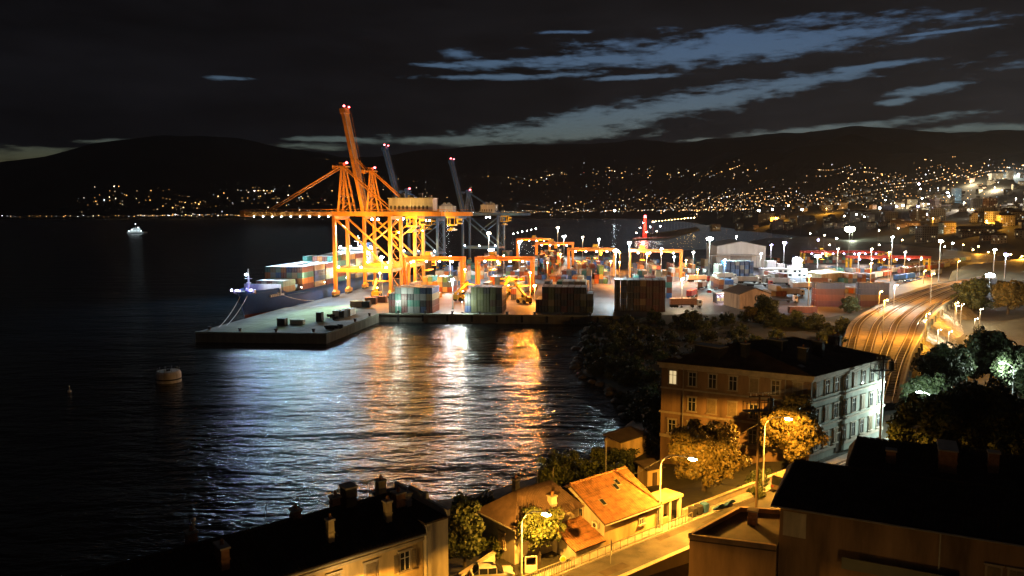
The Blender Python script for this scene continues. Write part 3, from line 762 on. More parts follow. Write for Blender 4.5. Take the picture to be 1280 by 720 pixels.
# ---- yard gantry cranes
def yard_gantry(label, loc, rz, span=29, h=17, paint='orange', legs='orange', group='yard gantry cranes', power=1.0, lampm=None, nl=4, wy=3.6):
    P, Q = K[paint], K[legs]; t = thing('yard_gantry_crane', label, 'gantry crane', loc, rz, group); h2 = span / 2
    for y in (-wy, wy):
        g = MB(); g.box(-h2 - .8, h2 + .8, y - .55, y + .55, h, h + 1.7, P)
        for k in range(int(span // 4) + 1): g.box(-h2 + k * 4 - .08, -h2 + k * 4 + .08, y - .6, y + .6, h + .05, h + 1.65, P)
        g.build('girder', t)
        for x in (-h2, h2):
            MB().hexa([(x - .5, y * .9 - .5, 2.2), (x + .5, y * .9 - .5, 2.2), (x + .5, y * .9 + .5, 2.2), (x - .5, y * .9 + .5, 2.2), (x - .7, y - .6, h), (x + .7, y - .6, h), (x + .7, y + .6, h), (x - .7, y + .6, h)], Q).build('leg', t)
    for x in (-h2, h2):
        sb = MB(); sb.box(x - .6, x + .6, -wy - 1.6, wy + 1.6, 1.3, 2.2, Q); sb.box(x - .45, x + .45, -wy, wy, h - 2.2, h - 1.3, Q)
        sb.build('sill_beam', t)
        for y in (-wy - .4, wy + .4):
            wh = MB()
            for q in (-.85, .85): wh.tube([(x - .35, y + q, .8), (x + .35, y + q, .8)], .8, K['rubber'], 12); wh.tube([(x - .4, y + q, .8), (x + .4, y + q, .8)], .35, K['steel'], 8)
            wh.build('wheel', t)
    wk = MB()
    for y in (-wy - 1.0, wy + 1.0):
        wk.box(-h2, h2, y - .35, y + .35, h + .4, h + .48, K['steel']); wk.bar((-h2, y * 1.07, h + 1.6), (h2, y * 1.07, h + 1.6), .08, .08, P)
        for k in range(int(span // 2.4)): wk.bar((-h2 + k * 2.4, y * 1.07, h + .45), (-h2 + k * 2.4, y * 1.07, h + 1.6), .07, .07, P)
    wk.build('walkway', t)
    tx = uni(-.3, .3) * span
    tr = MB(); tr.box(tx - 2.2, tx + 2.2, -wy - .4, wy + .4, h + 1.75, h + 2.5, P); tr.box(tx - 1.6, tx + 1.4, -2, 2, h + 2.5, h + 4.2, K['yellow']); tr.tube([(tx - 1.2, -1.6, h + 3), (tx - 1.2, 1.6, h + 3)], .6, K['dark'], 10)
    tro = tr.build('trolley', t)
    cb = MB(); cb.box(tx + 2.4, tx + 4.2, -wy - .2, -wy + 1.9, h - 2.6, h - .2, K['yellow']); cb.box(tx + 2.5, tx + 4.1, -wy - .26, -wy + 1.5, h - 2.2, h - 1.2, K['glass']); cb.build('cab', tro)
    sp_ = MB(); sp_.box(tx - 1.2, tx + 1.2, -5.6, 5.6, h - 5.2, h - 4.7, K['yellow'])
    for q in (-1.5, 1.5): sp_.bar((tx - .8, q, h - 4.7), (tx - .8, q, h + 1.8), .1, .1, K['dark']); sp_.bar((tx + .8, q, h - 4.7), (tx + .8, q, h + 1.8), .1, .1, K['dark'])
    sp_.build('spreader', tro)
    ek = MB(); ek.box(h2 + .8, h2 + 2.4, -2.4, 2.4, 2.2, 4.8, P); ek.box(h2 + 2.4, h2 + 2.46, -1.6, 1.6, 2.6, 4.2, K['dark']); ek.build('engine_box', t)
    for k in range(nl):
        bulb(t, (-h2 + span * (k + .7) / (nl + .4), -wy - .4, h - .45), .52, lampm or L_WARM, 'floodlight')
    for k in range(2):
        light(t, (-h2 + span * (.27 + .46 * k), -wy - 1.6, h - 1.6), 26000 * power, C_SODP if paint == 'orange' else (1, .75, .6), .5, 'SPOT', (0, .2, -1), 150)
        light(t, (-h2 + span * (.27 + .46 * k), -wy - 1.9, h - 1.2), 10500 * power, C_SODP if paint == 'orange' else (1, .75, .6), .5)
    return t
LANE = [-39.5, -4, 32, 73]
yard_gantry('orange gantry crane nearest the orange ship cranes, over the first container block', YARD(LANE[0], 388), YA, 29)
yard_gantry('orange gantry crane straddling the second block behind the olive containers', YARD(LANE[1], 388), YA, 28)
yard_gantry('orange gantry crane straddling the third block beside the white floodlit aisle', YARD(LANE[2] + 4, 490), YA, 29)
yard_gantry('orange gantry crane over the fourth block, behind the tall dark stack', YARD(LANE[3] + 3, 472), YA, 31)
yard_gantry('distant orange gantry crane, the farthest one over the first block', YARD(LANE[0] + 16, 690), YA, 29)
yard_gantry('distant orange gantry crane beyond the third one, over the second block', YARD(LANE[1] + 8, 590), YA, 28)
yard_gantry('red rail gantry with yellow legs, left one of the pair by the wagons', Vector((262, 610, 3.5)), -.02, 62, 9.5, 'red', 'yellow', 'red rail gantries', .45, L_VIO, 7)
yard_gantry('red rail gantry with yellow legs, nearer one of the pair by the wagons', Vector((262, 535, 3.5)), -.02, 54, 9.5, 'red', 'yellow', 'red rail gantries', .45, L_VIO, 6)

# ---- shipping containers
def container_mesh(L, W=2.44, H=2.59):
    m = MB(); c, tp = K['cont'], K['conttop']; hl, hw = L / 2, W / 2
    for y in (-hl, hl):
        for x in (-hw, hw): m.box(x - .08 if x > 0 else x, x if x > 0 else x + .08, y - .1 if y > 0 else y, y if y > 0 else y + .1, 0, H, c)
    n = int(L / .6)
    for x in (-1, 1):
        for k in range(n):
            y0, y1 = -hl + L * k / n, -hl + L * (k + 1) / n; a, b = y0 + (y1 - y0) * .3, y0 + (y1 - y0) * .7
            X, Y = x * hw, x * (hw - .06)
            seq = [(X, y0), (X, a), (Y, a + .06), (Y, b), (X, b + .06), (X, y1)] if True else []
            for (p, q), (p2, q2) in zip(seq, seq[1:]):
                m.poly([(p, q, .1), (p2, q2, .1), (p2, q2, H - .06), (p, q, H - .06)] if x < 0 else [(p2, q2, .1), (p, q, .1), (p, q, H - .06), (p2, q2, H - .06)], c)
        m.box(x * hw - .05, x * hw + .05 if x < 0 else x * hw + .02, -hl, hl, 0, .12, c); m.box(x * hw - (.02 if x < 0 else .06), x * hw + (.06 if x < 0 else .02), -hl, hl, H - .09, H, c)
    m.poly([(-hw, -hl, H - .02), (hw, -hl, H - .02), (hw, hl, H - .02), (-hw, hl, H - .02)], tp)
    m.poly([(-hw + .05, -hl + .05, .05), (hw - .05, -hl + .05, .05), (hw - .05, -hl + .05, H - .05), (-hw + .05, -hl + .05, H - .05)], c)
    m.poly([(hw - .05, hl - .05, .05), (-hw + .05, hl - .05, .05), (-hw + .05, hl - .05, H - .05), (hw - .05, hl - .05, H - .05)], c)
    m.box(-hw, hw, -hl, -hl + .08, H - .14, H - .01, c); m.box(-hw, hw, -hl, -hl + .08, 0, .14, c)
    m.box(-.03, .03, -hl - .01, -hl + .05, .1, H - .1, c)
    for x in (-.85, -.4, .4, .85): m.box(x - .025, x + .025, -hl - .03, -hl + .05, .08, H - .08, K['steel'])
    return m.mesh('container_shell')
CM40, CM20 = container_mesh(12.19), container_mesh(6.06)
CC = {'rust red': (.22, .055, .03), 'maroon': (.12, .03, .03), 'dark blue': (.03, .06, .17), 'mid blue': (.05, .14, .34), 'teal green': (.06, .23, .18), 'olive green': (.13, .14, .05), 'grey': (.28, .29, .29),
      'white': (.6, .6, .58), 'orange': (.48, .16, .03), 'sand': (.45, .33, .18), 'charcoal': (.035, .035, .04), 'pale green': (.28, .42, .34), 'brown': (.13, .07, .04)}
CN = list(CC)
N_CONT = [0]
def container(colour, label, loc, rz, short=False, group='stacked shipping containers'):
    q_ = uni(.55, 1.0)
    o = link('shipping_container', CM20 if short else CM40, None, loc, rz)
    o.color = (*[c * q_ for c in CC[colour]], 1); N_CONT[0] += 1
    return tag(o, f'{colour} shipping container, {label}', 'shipping container', group)
TIER = ['bottom', 'second', 'third', 'fourth', 'fifth']
def bay(b, x_off, d, cols, heights, colours, where, short=False):
    """one row of stacks; heights per column; colours per column or a list to draw from"""
    n = len(heights)
    for c in range(n):
        for k in range(heights[c]):
            col = colours[c][k % len(colours[c])] if isinstance(colours[c], (list, tuple)) else random.choice(colours)
            p = YARD(b, d) + Vector((math.cos(YA), math.sin(YA), 0)) * (x_off + (c - (n - 1) / 2) * 2.62) + Vector((0, 0, .01 + k * 2.6))
            container(col, f'{TIER[k]} tier, {ORD[c]} column, {where}', p + Vector((uni(-.05, .05), uni(-.15, .15), 0)), YA, short)
# the four blocks at the water's edge, as the picture shows them
g1 = [['brown', 'maroon', 'charcoal'], ['teal green', 'grey', 'teal green', 'grey'], ['maroon', 'brown', 'maroon', 'white'], ['grey', 'teal green', 'charcoal', 'white'], ['grey', 'teal green', 'grey', 'teal green'], ['dark blue', 'charcoal', 'grey', 'dark blue'], ['rust red', 'rust red', 'sand', 'mid blue']]
bay(LANE[0] + 8.5, 0, 317, 7, [3, 4, 4, 4, 4, 4, 4], g1, 'waterside stack by the pier')
g2 = [['dark blue', 'charcoal', 'charcoal'], ['olive green'], ['olive green'], ['olive green', 'olive green', 'olive green', 'charcoal'], ['olive green', 'brown', 'olive green', 'olive green'], ['charcoal', 'brown']]
bay(LANE[1] + 2.5, 0, 318, 6, [3, 4, 4, 4, 4, 4], g2, 'mostly olive waterside stack')
g3 = [['charcoal', 'maroon'], ['charcoal', 'brown', 'maroon'], ['olive green', 'sand', 'olive green'], ['charcoal', 'brown'], ['maroon', 'charcoal', 'brown'], ['charcoal', 'maroon'], ['brown', 'charcoal'], ['charcoal', 'olive green', 'grey', 'charcoal'], ['olive green', 'charcoal', 'grey', 'grey']]
bay(LANE[2] - .5, 0, 318, 9, [2, 4, 4, 4, 4, 4, 4, 4, 3], g3, 'waterside stack left of the aisle')
g4 = [['charcoal'], ['charcoal', 'dark blue'], ['charcoal'], ['charcoal', 'brown'], ['brown', 'sand', 'maroon'], ['brown', 'maroon', 'brown'], ['maroon', 'brown'], ['maroon']]
bay(LANE[3] - 10.5, 0, 322, 8, [5, 5, 5, 5, 5, 5, 5, 5], g4, 'tall stack right of the aisle')
small = MB()
# blocks behind
MIX = ['rust red', 'maroon', 'dark blue', 'mid blue', 'teal green', 'grey', 'white', 'orange', 'sand', 'pale green', 'white', 'rust red', 'grey']
BL = ['first', 'second', 'third', 'fourth']
def back_bay(bi, d, heights, x_off=0.0, row=''):
    bay(LANE[bi] + x_off, 0, d, len(heights), heights, MIX, f'{row} row of the {BL[bi]} block')
MASS = []
def mass_bay(bi, d, heights, x_off=0.0, row=''):
    MASS.append((bi, d, heights, x_off))
back_bay(0, 366, [2, 1, 2, 3, 2, 1, 0, 1], -3, 'nearest')
mass_bay(0, 402, [2, 3, 3, 2, 3, 3, 2], -2, 'second')
mass_bay(0, 440, [3, 3, 4, 3, 2, 4, 4], -2, 'third')
back_bay(1, 366, [3, 2, 1, 1, 0, 2, 3], 3, 'nearest')
mass_bay(1, 402, [3, 3, 2, 3, 3, 2, 3], 0, 'second')
mass_bay(1, 440, [2, 4, 3, 3, 4, 3, 2], 0, 'third')
mass_bay(2, 345, [4, 3, 4, 4, 4, 4, 4], -2, 'nearest')
mass_bay(2, 372, [4, 4, 4, 3, 4, 4, 3], -2, 'second')
mass_bay(2, 410, [3, 4, 4, 4, 3, 4, 4], -2, 'third')
mass_bay(3, 372, [4, 3, 4, 4, 5, 4, 4], -3, 'nearest')
mass_bay(3, 410, [3, 4, 4, 3, 4, 3, 4], -3, 'second')
# blocks side-on beside the railway
for (px, n, cs, nm) in ((1036, 4, ['maroon', 'rust red', 'maroon', 'dark blue'], 'pile left of the embankment'), (1091, 4, ['maroon', 'brown', 'dark blue', 'dark blue'], 'pile nearest the embankment')):
    p = G(px, 383, 3.5)
    for r in range(2):
        for k in range(n): container(cs[k], f'{TIER[k]} tier, {"front" if r == 0 else "rear"} row of the {nm}', p + Vector((0, r * 2.7, .01 + k * 2.6)), math.pi / 2 - .05)
for k, px in enumerate((995, 1011)): container('rust red', f'{["left", "right"][k]} one of two short ones by the bushes', G(px, 391, 3.5) + Vector((0, 0, .01)), math.pi / 2, True)
# blue stack before the white hangar
p0 = G(921, 346, 3.5)
for c in range(6):
    for k in range(4):
        container(['mid blue', 'dark blue', 'mid blue', 'mid blue', 'dark blue', 'grey'][(c + k) % 6], f'{TIER[k]} tier, {ORD[c]} column, stack before the hangar', p0 + Vector(((c - 2.5) * 3.0, 0, .01 + k * 2.6)), 0)
for c in range(2):
    for k in range(3): container('teal green' if k == 0 else 'white', f'{TIER[k]} tier, {ORD[c]} column, beside the blue stack', G(897, 345, 3.5) + Vector((c * 2.7, 0, .01 + k * 2.6)), 0)
# far rows, too small to pick apart: one mass
far = MB(); fr = random.Random(5)
FC = [mat('far_container_' + n.replace(' ', '_'), tuple(v * .72 for v in CC[n]), .55, var=.35) for n in ('rust red', 'mid blue', 'grey', 'white', 'orange', 'teal green', 'sand')]
def far_rows(cx, cy, nx, ny, hmax):
    for r in range(ny):
        for c in range(nx):
            for k in range(fr.randint(1, hmax)):
                x, y = cx + c * 2.62 + .14 * r * 13, cy + r * 13.2
                far.box(x - 1.2, x + 1.2, y - 6, y + 6, 3.51 + k * 2.6, 3.51 + k * 2.6 + 2.58, FC[fr.randrange(7)])
def oriented(p, w, l, z0, z1, m):
    ux, uy = Vector((math.cos(YA), math.sin(YA), 0)) * w / 2, Vector((-math.sin(YA), math.cos(YA), 0)) * l / 2; a, b = Vector((0, 0, z0)), Vector((0, 0, z1)); p = Vector((p.x, p.y, 0))
    far.hexa([p - ux - uy + a, p + ux - uy + a, p + ux + uy + a, p - ux + uy + a, p - ux - uy + b, p + ux - uy + b, p + ux + uy + b, p - ux + uy + b], m)
for bi, d, hs, xo in MASS:
    for c_, h_ in enumerate(hs):
        for k in range(h_): oriented(YARD(LANE[bi] + xo, d) + Vector((math.cos(YA), math.sin(YA), 0)) * ((c_ - (len(hs) - 1) / 2) * 2.62), 2.44, 12.19, 3.51 + k * 2.6, 3.51 + k * 2.6 + 2.58, FC[fr.randrange(7)])
far_rows(LANE[0] + 5, 480, 7, 12, 4); far_rows(LANE[1] + 8, 480, 7, 14, 4); far_rows(LANE[2] + 4, 450, 8, 4, 4); far_rows(LANE[2] + 16, 510, 8, 8, 3); far_rows(LANE[3] + 4, 490, 8, 6, 3)
far_rows(112, 415, 4, 2, 2); far_rows(104, 500, 6, 3, 3); far_rows(150, 455, 5, 2, 2); far_rows(196, 455, 7, 1, 2); far_rows(205, 500, 9, 2, 2); far_rows(128, 380, 3, 1, 2); far_rows(170, 395, 4, 1, 1); far_rows(195, 620, 8, 4, 2); far_rows(240, 640, 18, 2, 2); far_rows(130, 560, 5, 3, 3)
tag(far.build('distant_container_rows'), 'distant rows of mixed coloured containers behind the yard cranes', None, None, 'stuff')

# ---- the container ship
SH = thing('container_ship', 'dark blue container ship moored at the pier, bow lit violet', 'ship', Vector((edge_x(311) - 11.8, 309, 0)), -UY)   # local y runs aft
LN, BM = 172.0, 10.4
def half(y, z):
    f = min(1, y / 34); a = BM * (f ** .55) * (1 if y < 140 else 1 - .25 * ((y - 140) / 32) ** 2)
    wl = BM * max(0, min(1, (y - 5) / 40)) ** .75 * (1 if y < 130 else max(.15, 1 - ((y - 130) / 42) ** 2 * .6))
    k = max(0, min(1, z / 11)); return wl + (a - wl) * k ** 1.2
def deckz(y): return 12.2 - 2.6 * max(0, min(1, (y - 20) / 6)) if y > 0 else 12.2
ys = [0, .8, 2, 4, 7, 11, 16, 20, 26, 34, 44, 60, 90, 120, 140, 155, 165, 172]; zs = [-2, 0, 2.2, 4.5, 7, 9.6]
hm = MB(); ih, ib = hm.mi(K['hull']), hm.mi(K['boot'])
for y in ys:
    zl = zs + [deckz(y)]
    for sd in (-1, 1):
        for z in zl:
            rake = max(0, 1 - z / 12.2) * 5.5 * max(0, 1 - y / 30)
            hm.v.append((sd * max(.05, half(y, max(0, z))), y + rake, z))
nz_ = len(zs) + 1
for j in range(len(ys) - 1):
    for sd in (0, 1):
        for q in range(nz_ - 1):
            a = j * nz_ * 2 + sd * nz_ + q; b = a + nz_ * 2
            hm.f.append((a, a + 1, b + 1, b) if sd else (a, b, b + 1, a + 1)); hm.m.append(ib if zs[q] < 2 and q < 2 else ih)
a = (len(ys) - 1) * nz_ * 2; hm.f.append(tuple(a + q for q in range(nz_)) + tuple(a + nz_ + q for q in reversed(range(nz_)))); hm.m.append(ih)
hull = hm.build('hull', SH, True)
dk = MB()
for j in range(len(ys) - 1):
    y0, y1 = ys[j], ys[j + 1]; z0, z1 = deckz(y0) - 1.1, deckz(y1) - 1.1
    dk.poly([(-half(y0, 11) + .02, y0, z0), (half(y0, 11) - .02, y0, z0), (half(y1, 11) - .02, y1, z1), (-half(y1, 11) + .02, y1, z1)], K['concrete'])
dk.build('deck', SH)
# indistinct painted name on the bow
nm = MB()
for k in range(8):
    y = 15 + k * 1.15; x = half(y + 2, 9.3) + .06
    nm.box(x - .5, x + .03, y, y + .75, 8.6 + .02 * k, 9.6 + .02 * k, K['white'])
nm.build('painted_name', SH)
fm_ = MB(); fm_.tube([(0, 9, 11), (0, 9, 21)], [.45, .25], K['white'], 8); fm_.bar((-1.6, 9, 17), (1.6, 9, 17), .2, .2, K['white']); fm_.box(-.8, .8, 8.4, 9.6, 15, 15.3, K['white']); fm_.build('foremast', SH)
for (x, y) in ((-3, 5), (3, 6), (-1.5, 12)):
    wv = MB(); wv.tube([(x - 1.3, y, 12), (x + 1.3, y, 12)], .7, K['white'], 10); wv.box(x - 1.6, x + 1.6, y - .8, y + .8, 11.1, 11.5, K['dark']); wv.build('mooring_winch', SH)
br = MB(); br.box(-8.4, 8.4, 20.6, 21.2, 9, 13.6, K['white']); br.build('breakwater', SH)
SHY = 132
sup = MB(); sup.box(-8.6, 8.6, SHY, SHY + 13, 8, 21.5, K['white'])
for k in range(5): sup.box(-8.9, 8.9, SHY - .5, SHY + 13.3, 9.8 + k * 2.7, 10.0 + k * 2.7, K['white'])
supo = sup.build('deckhouse', SH)
for k in range(4):
    for c in range(8):
        MB().box(-8.1 + c * 2.2, -7.3 + c * 2.2, SHY - .12, SHY - .02, 10.8 + k * 2.7, 11.7 + k * 2.7, K['glass'] if (c * 7 + k * 3) % 4 else L_WINC).build('porthole', supo)
bd = MB(); bd.box(-11, 11, SHY + .5, SHY + 9, 21.6, 22.6, K['white']); bd.box(-9, 9, SHY + 1.2, SHY + 8.5, 22.6, 23.7, K['glass']); bd.box(-10.5, 10.5, SHY + .8, SHY + 9, 23.7, 24.5, K['white'])
bdo = bd.build('bridge', SH)
MB().box(-3, 3, SHY + 15, SHY + 20, 9, 27, K['hull']).build('funnel', SH)
mt = MB(); mt.tube([(0, SHY + 4, 24.5), (0, SHY + 4, 31.5)], [.4, .2], K['white'], 8); mt.bar((-2.4, SHY + 4, 28), (2.4, SHY + 4, 28), .25, .25, K['white']); mt.bar((-1.5, SHY + 3.4, 30), (1.5, SHY + 3.4, 30), .3, .4, K['white']); mt.build('radar_mast', SH)
for x in (-9, -3, 3, 9): bulb(SH, (x, SHY + .1, 25.2), .5, L_COOL, 'floodlight')
light(SH, (-6, SHY - 4, 25.5), 16000, C_COOL, .4); light(SH, (7, SHY - 4, 25.5), 12000, C_COOL, .4)
for (x, y) in ((-4.2, 2.6), (-1.0, 1.2), (3.6, 3.8)): bulb(SH, (x, y, 12.7), .42, L_VIO, 'deck_lamp')
for (x, y) in ((-3.8, 9), (0, 4.5), (4.0, 12)): light(SH, (x, y, 13.0), 620, C_VIO, .3)
bulb(SH, (-.9, 8.8, 18.6), .55, L_COOL, 'foremast_lamp'); light(SH, (-1.8, 7.4, 18.6), 200, C_COOL, .3); light(SH, (3.0, 16, 20), 4200, C_WHT, .3, 'SPOT', (.5, 1, -.6), 120)
for y in (36, 62, 90, 118): bulb(SH, (BM + .3, y, 11.0), .24, L_WARM, 'deck_lamp')
for y in (40, 75, 110): light(SH, (BM + 1.6, y, 15.5), 2600, C_WARM, .3)
# deck cargo
for bi, (y, h, lab) in enumerate(((33, 2, 'foremost'), (47, 4, 'second'), (60.5, 4, 'third'), (74, 4, 'fourth'), (87.5, 5, 'fifth'), (101, 5, 'sixth'), (114.5, 5, 'seventh'))):
    for c in range(7):
        x = (c - 3) * 2.62
        if bi == 0 and abs(c - 3) > 2: continue
        for k in range(h):
            hh = h - (1 if (c + bi) % 5 == 0 and bi > 1 else 0)
            if k >= hh: continue
            if not (k == hh - 1 or c == 6 or bi == 0 or (bi == 1 and k > 0)): continue
            p = SH.location + UX * x + UV * y + Vector((0, 0, 9.3 + k * 2.6))
            col = ['maroon', 'mid blue', 'teal green', 'pale green', 'dark blue', 'rust red', 'grey', 'sand', 'orange'][(c * 5 + k * 3 + bi * 2 + (c * k) % 3) % 9]
            container(col, f'{TIER[k]} tier, {ORD[c]} column, {lab} bay of the ship', p, -UY, False, 'containers stacked on the ship')
# mooring lines
def rope(label, a, b, sag):
    a, b = Vector(a), Vector(b)
    tag(MB().tube([a.lerp(b, k / 8) - Vector((0, 0, sag * 4 * (k / 8) * (1 - k / 8))) for k in range(9)], .09, K['buoy'], 5).build('mooring_line'), label, 'rope', 'mooring lines of the ship')
q0 = SH.location
rope('pale mooring line from the tip of the bow down to the pier corner', q0 + UV * 2 + Vector((0, 0, 10.5)), Vector((-103, 267, 4)), 1.2)
rope('second pale mooring line from the bow to the pier edge', q0 + UV * 4 + UX * 2 + Vector((0, 0, 10.5)), Vector((-102, 272, 4)), 1.0)
rope('mooring line from the ship side aft along the quay', q0 + UV * 16 + UX * 9 + Vector((0, 0, 10.5)), Vector((edge_x(352) + 1, 352, 4)), 1.0)

# ---- floodlight masts
def mast(label, base, h, m, col, power, heads=4, r=.55, light_r=.5):
    t = thing('floodlight_mast', label, 'floodlight', base, 0, 'floodlight masts of the port')
    MB().tube([(0, 0, 0), (0, 0, h)], [.26, .13], K['steel'], 8).build('pole', t)
    hd = MB(); hd.tube([(-1.0, 0, h), (1.0, 0, h)], .09, K['dark'], 6); hd.box(-.4, .4, -.4, .4, 0, .5, K['concrete']); hd.build('crossarm', t)
    for k in range(heads):
        x = (k - (heads - 1) / 2) * .62; bulb(t, (x, -.3, h + .25 + .25 * (k % 2)), r * 1.1, m, 'floodlight')
    light(t, (0, -.6, h - .9), power, col, light_r, 'SPOT', (0, 0, -1), 152)
    light(t, (0, -1.2, h - .6), power * .5, col, light_r)
    return t
def mast_at(label, px, py_lamp, py_base, m, col, power, heads=3, r=.5, z=3.5):
    b = G(px, py_base, z); top = Dp(px, py_lamp, b.y).z
    return mast(label, b, max(4, top - z), m, col, power * .75, heads, r)
mast_at('floodlight mast under the first orange gantry, white lamps', 563, 322, 362, L_WHT, (.84, .95, 1), 32000)
mast_at('tall twin floodlight mast with its high lamp before the blue crane', 611, 292, 356, L_WARM, (.84, .94, 1), 42000)
mast_at('lower bright floodlight mast over the second gantry', 614, 313, 352, L_WHT, (.80, .93, 1), 40000, 4, .7)
mast_at('floodlight mast at the left end of the second gantry row', 649, 303, 345, L_WHT, C_WHT, 46000)
mast_at('white floodlight mast standing in the bright aisle', 769, 314, 374, L_WHT, C_COOL, 56000, 3, .55)
mast_at('white floodlight mast behind the tall dark stack', 786, 304, 350, L_WHT, C_COOL, 52000, 3, .55)
mast_at('greenish white floodlight mast left of the white hangar, the brightest there', 886, 299, 346, L_GRN, (.72, 1, .88), 110000, 5, .9)
mast_at('violet tinted floodlight mast right of the white hangar', 979, 304, 345, L_VIO, (.7, .75, 1), 52000, 3, .6)
mast_at('big white floodlight beside the left red gantry', 1021, 321, 348, L_COOL, C_COOL, 70000, 5, .8)
mast_at('floodlight mast far back among the gantries', 697, 285, 325, L_WARM, C_WARM, 40000, 3, .6)
mast_at('floodlight mast far back beside the distant gantry', 705, 296, 322, L_WHT, C_WHT, 60000, 4, .8)
mast_at('lone floodlight on a slim mast left of the hangar end', 963, 307, 341, L_VIO, (.85, .8, 1), 26000, 2, .5)
mast_at('dark post with added cool lamps at the quay root between the first stacks', 566, 350, 386, L_WHT, C_WHT, 16000, 2, .3)  # the post itself is dark, its lit lamps are added
mast_at('glaring greenish floodlight on the tall mast above the goods yard', 1060, 287, 335, L_GRN, (.86, 1, .74), 320000, 6, 2.1)
mast_at('glaring white floodlight at the end of the railway embankment', 1236, 345, 362, L_COOL, (.95, .97, 1), 26000, 5, 1.0, 6)
mast_at('floodlight mast left of the pair beyond the embankment', 1241, 313, 352, L_WHT, C_WARM, 16000, 2, .55, 6)
mast_at('floodlight mast right of the pair beyond the embankment', 1255, 319, 355, L_VIO, (.9, .9, 1), 14000, 3, .6, 6)
mast_at('white yard floodlight between the wagons and the gantries', 1113, 297, 352, L_WHT, C_WHT, 60000, 2, .5)
mast_at('floodlight mast by the lit poles beside the bend', 1173, 302, 352, L_GRN, (.95, 1, .7), 26000, 3, .7)
mast_at('slim floodlight mast over the parked trailers', 1087, 330, 372, L_SOD, C_SODP, 30000, 2, .3)
for k, (px, py, pb, mm, cc) in enumerate(((842, 322, 352, L_COOL, C_COOL), (866, 316, 348, L_WHT, C_COOL), (905, 326, 362, L_COOL, C_COOL), (950, 318, 350, L_WHT, C_WHT), (1000, 327, 362, L_WHT, C_COOL), (1046, 312, 346, L_WARM, C_WARM), (1072, 318, 350, L_VIO, (.9, .85, 1)), (1088, 312, 345, L_WARM, C_WARM), (1110, 316, 348, L_SOD, C_SODP), (1130, 316, 345, L_WARM, C_WARM), (852, 350, 384, L_WARM, C_WARM), (1010, 346, 384, L_SOD, C_SODP), (920, 296, 322, L_WHT, C_WHT), (748, 300, 342, L_WHT, C_WHT), (728, 297, 335, L_WARM, C_WARM), (826, 312, 352, L_WHT, C_WHT), (808, 318, 352, L_WARM, C_WARM))):
    mast_at(f'slim lamp mast in the crowded yard, {ORD[k]} one counted across the lorry park', px, py, pb, mm, cc, 13000, 2, .42)
# pier light: a greenish floodlight high on the quay corner behind the containers
gm_ = mast_at('greenish floodlight mast at the root of the pier', 478, 322, 372, L_GRN, (.55, 1, .5), 4000, 3, .4)
hdir = Vector((-84, 290, 0)) - gm_.location; hdir.z = 0; hdir.normalize(); hdir.z = -.40
light(gm_, (0, -1.5, 20), 340000, (.55, 1, .48), .5, 'SPOT', hdir, 27)

ql = thing('added_quay_lamp', 'low added lamp at the quay edge lighting the first stacks', 'added lamp', G(578, 391, 3.62), 0)  # made-up lamp, added to brighten the container fronts
MB().tube([(0, 0, 0), (0, 0, 4.2)], .06, K['steel'], 6).build('pole', ql); MB().box(-.5, .5, -.3, .3, 0, .3, K['dark']).build('base', ql); bulb(ql, (0, 0, 4.3), .14, L_WHT); light(ql, (0, -1.5, 4.6), 4500, (.86, 1, .84), .3)
ql2 = thing('added_quay_lamp', 'low added lamp at the pier root lighting the first stack', 'added lamp', G(497, 391.5, 3.62), 0)  # second added lamp, brightens the front of the first stack
MB().tube([(0, 0, 0), (0, 0, 4.6)], .06, K['steel'], 6).build('pole', ql2); MB().box(-.5, .5, -.3, .3, 0, .3, K['dark']).build('base', ql2); bulb(ql2, (0, 0, 4.7), .1, L_WHT); light(ql2, (0, -2.5, 5.0), 3200, (.86, 1, .84), .3)
# ---- pier furniture
def bollard(label, p):
    t = thing('mooring_bollard', label, 'bollard', p, 0, 'bollards on the pier'); m = MB(); m.cyl((0, 0), .42, 0, .8, K['dark'], 10); m.cyl((0, 0), .62, .8, 1.15, K['dark'], 10); m.build('post', t); MB().cyl((0, 0), .7, 0, .08, K['steel'], 10).build('base', t)
for k, (px, py) in enumerate(((262, 412), (300, 414), (345, 415), (392, 415), (424, 409), (444, 402), (462, 395))): bollard(f'squat dark bollard on the pier edge, {ORD[k]} from the seaward corner', G(px, py, 3.62))
for k in range(8): bollard(f'squat dark bollard on the main quay edge, {ORD[k]} from the pier', Vector((-46 + k * 11, 308.6 - k * .9, 3.62)))
bx = [(353, 407, 3.0, 2.4, 2.6, 'dark', 'dark cabin standing alone near the pier end'), (400, 402, 2.2, 2.2, 3.4, 'dark', 'dark upright hut in the middle of the pier'), (423, 396, 2.4, 6, 2.6, 'white', 'pale box, left of the pair on the pier'),
      (430, 396, 2.4, 6, 2.6, 'dark', 'dark box, middle of three on the pier'), (437, 394, 3, 6, 2.6, 'white', 'pale box, right of three on the pier'), (372, 405, 5, 2, 1.6, 'house', 'low pale crate beside the dark cabin'),
      (446, 384, 5, 2.5, 2.6, 'brick', 'brown crate by the crane feet'), (456, 384, 5, 2.5, 2.6, 'dark', 'dark crate by the crane feet'), (464, 380, 5, 2.5, 2.8, 'brick', 'brown crate beside the first stack'), (475, 378, 6, 2.5, 2.8, 'brick', 'brown crate nearest the first container stack')]
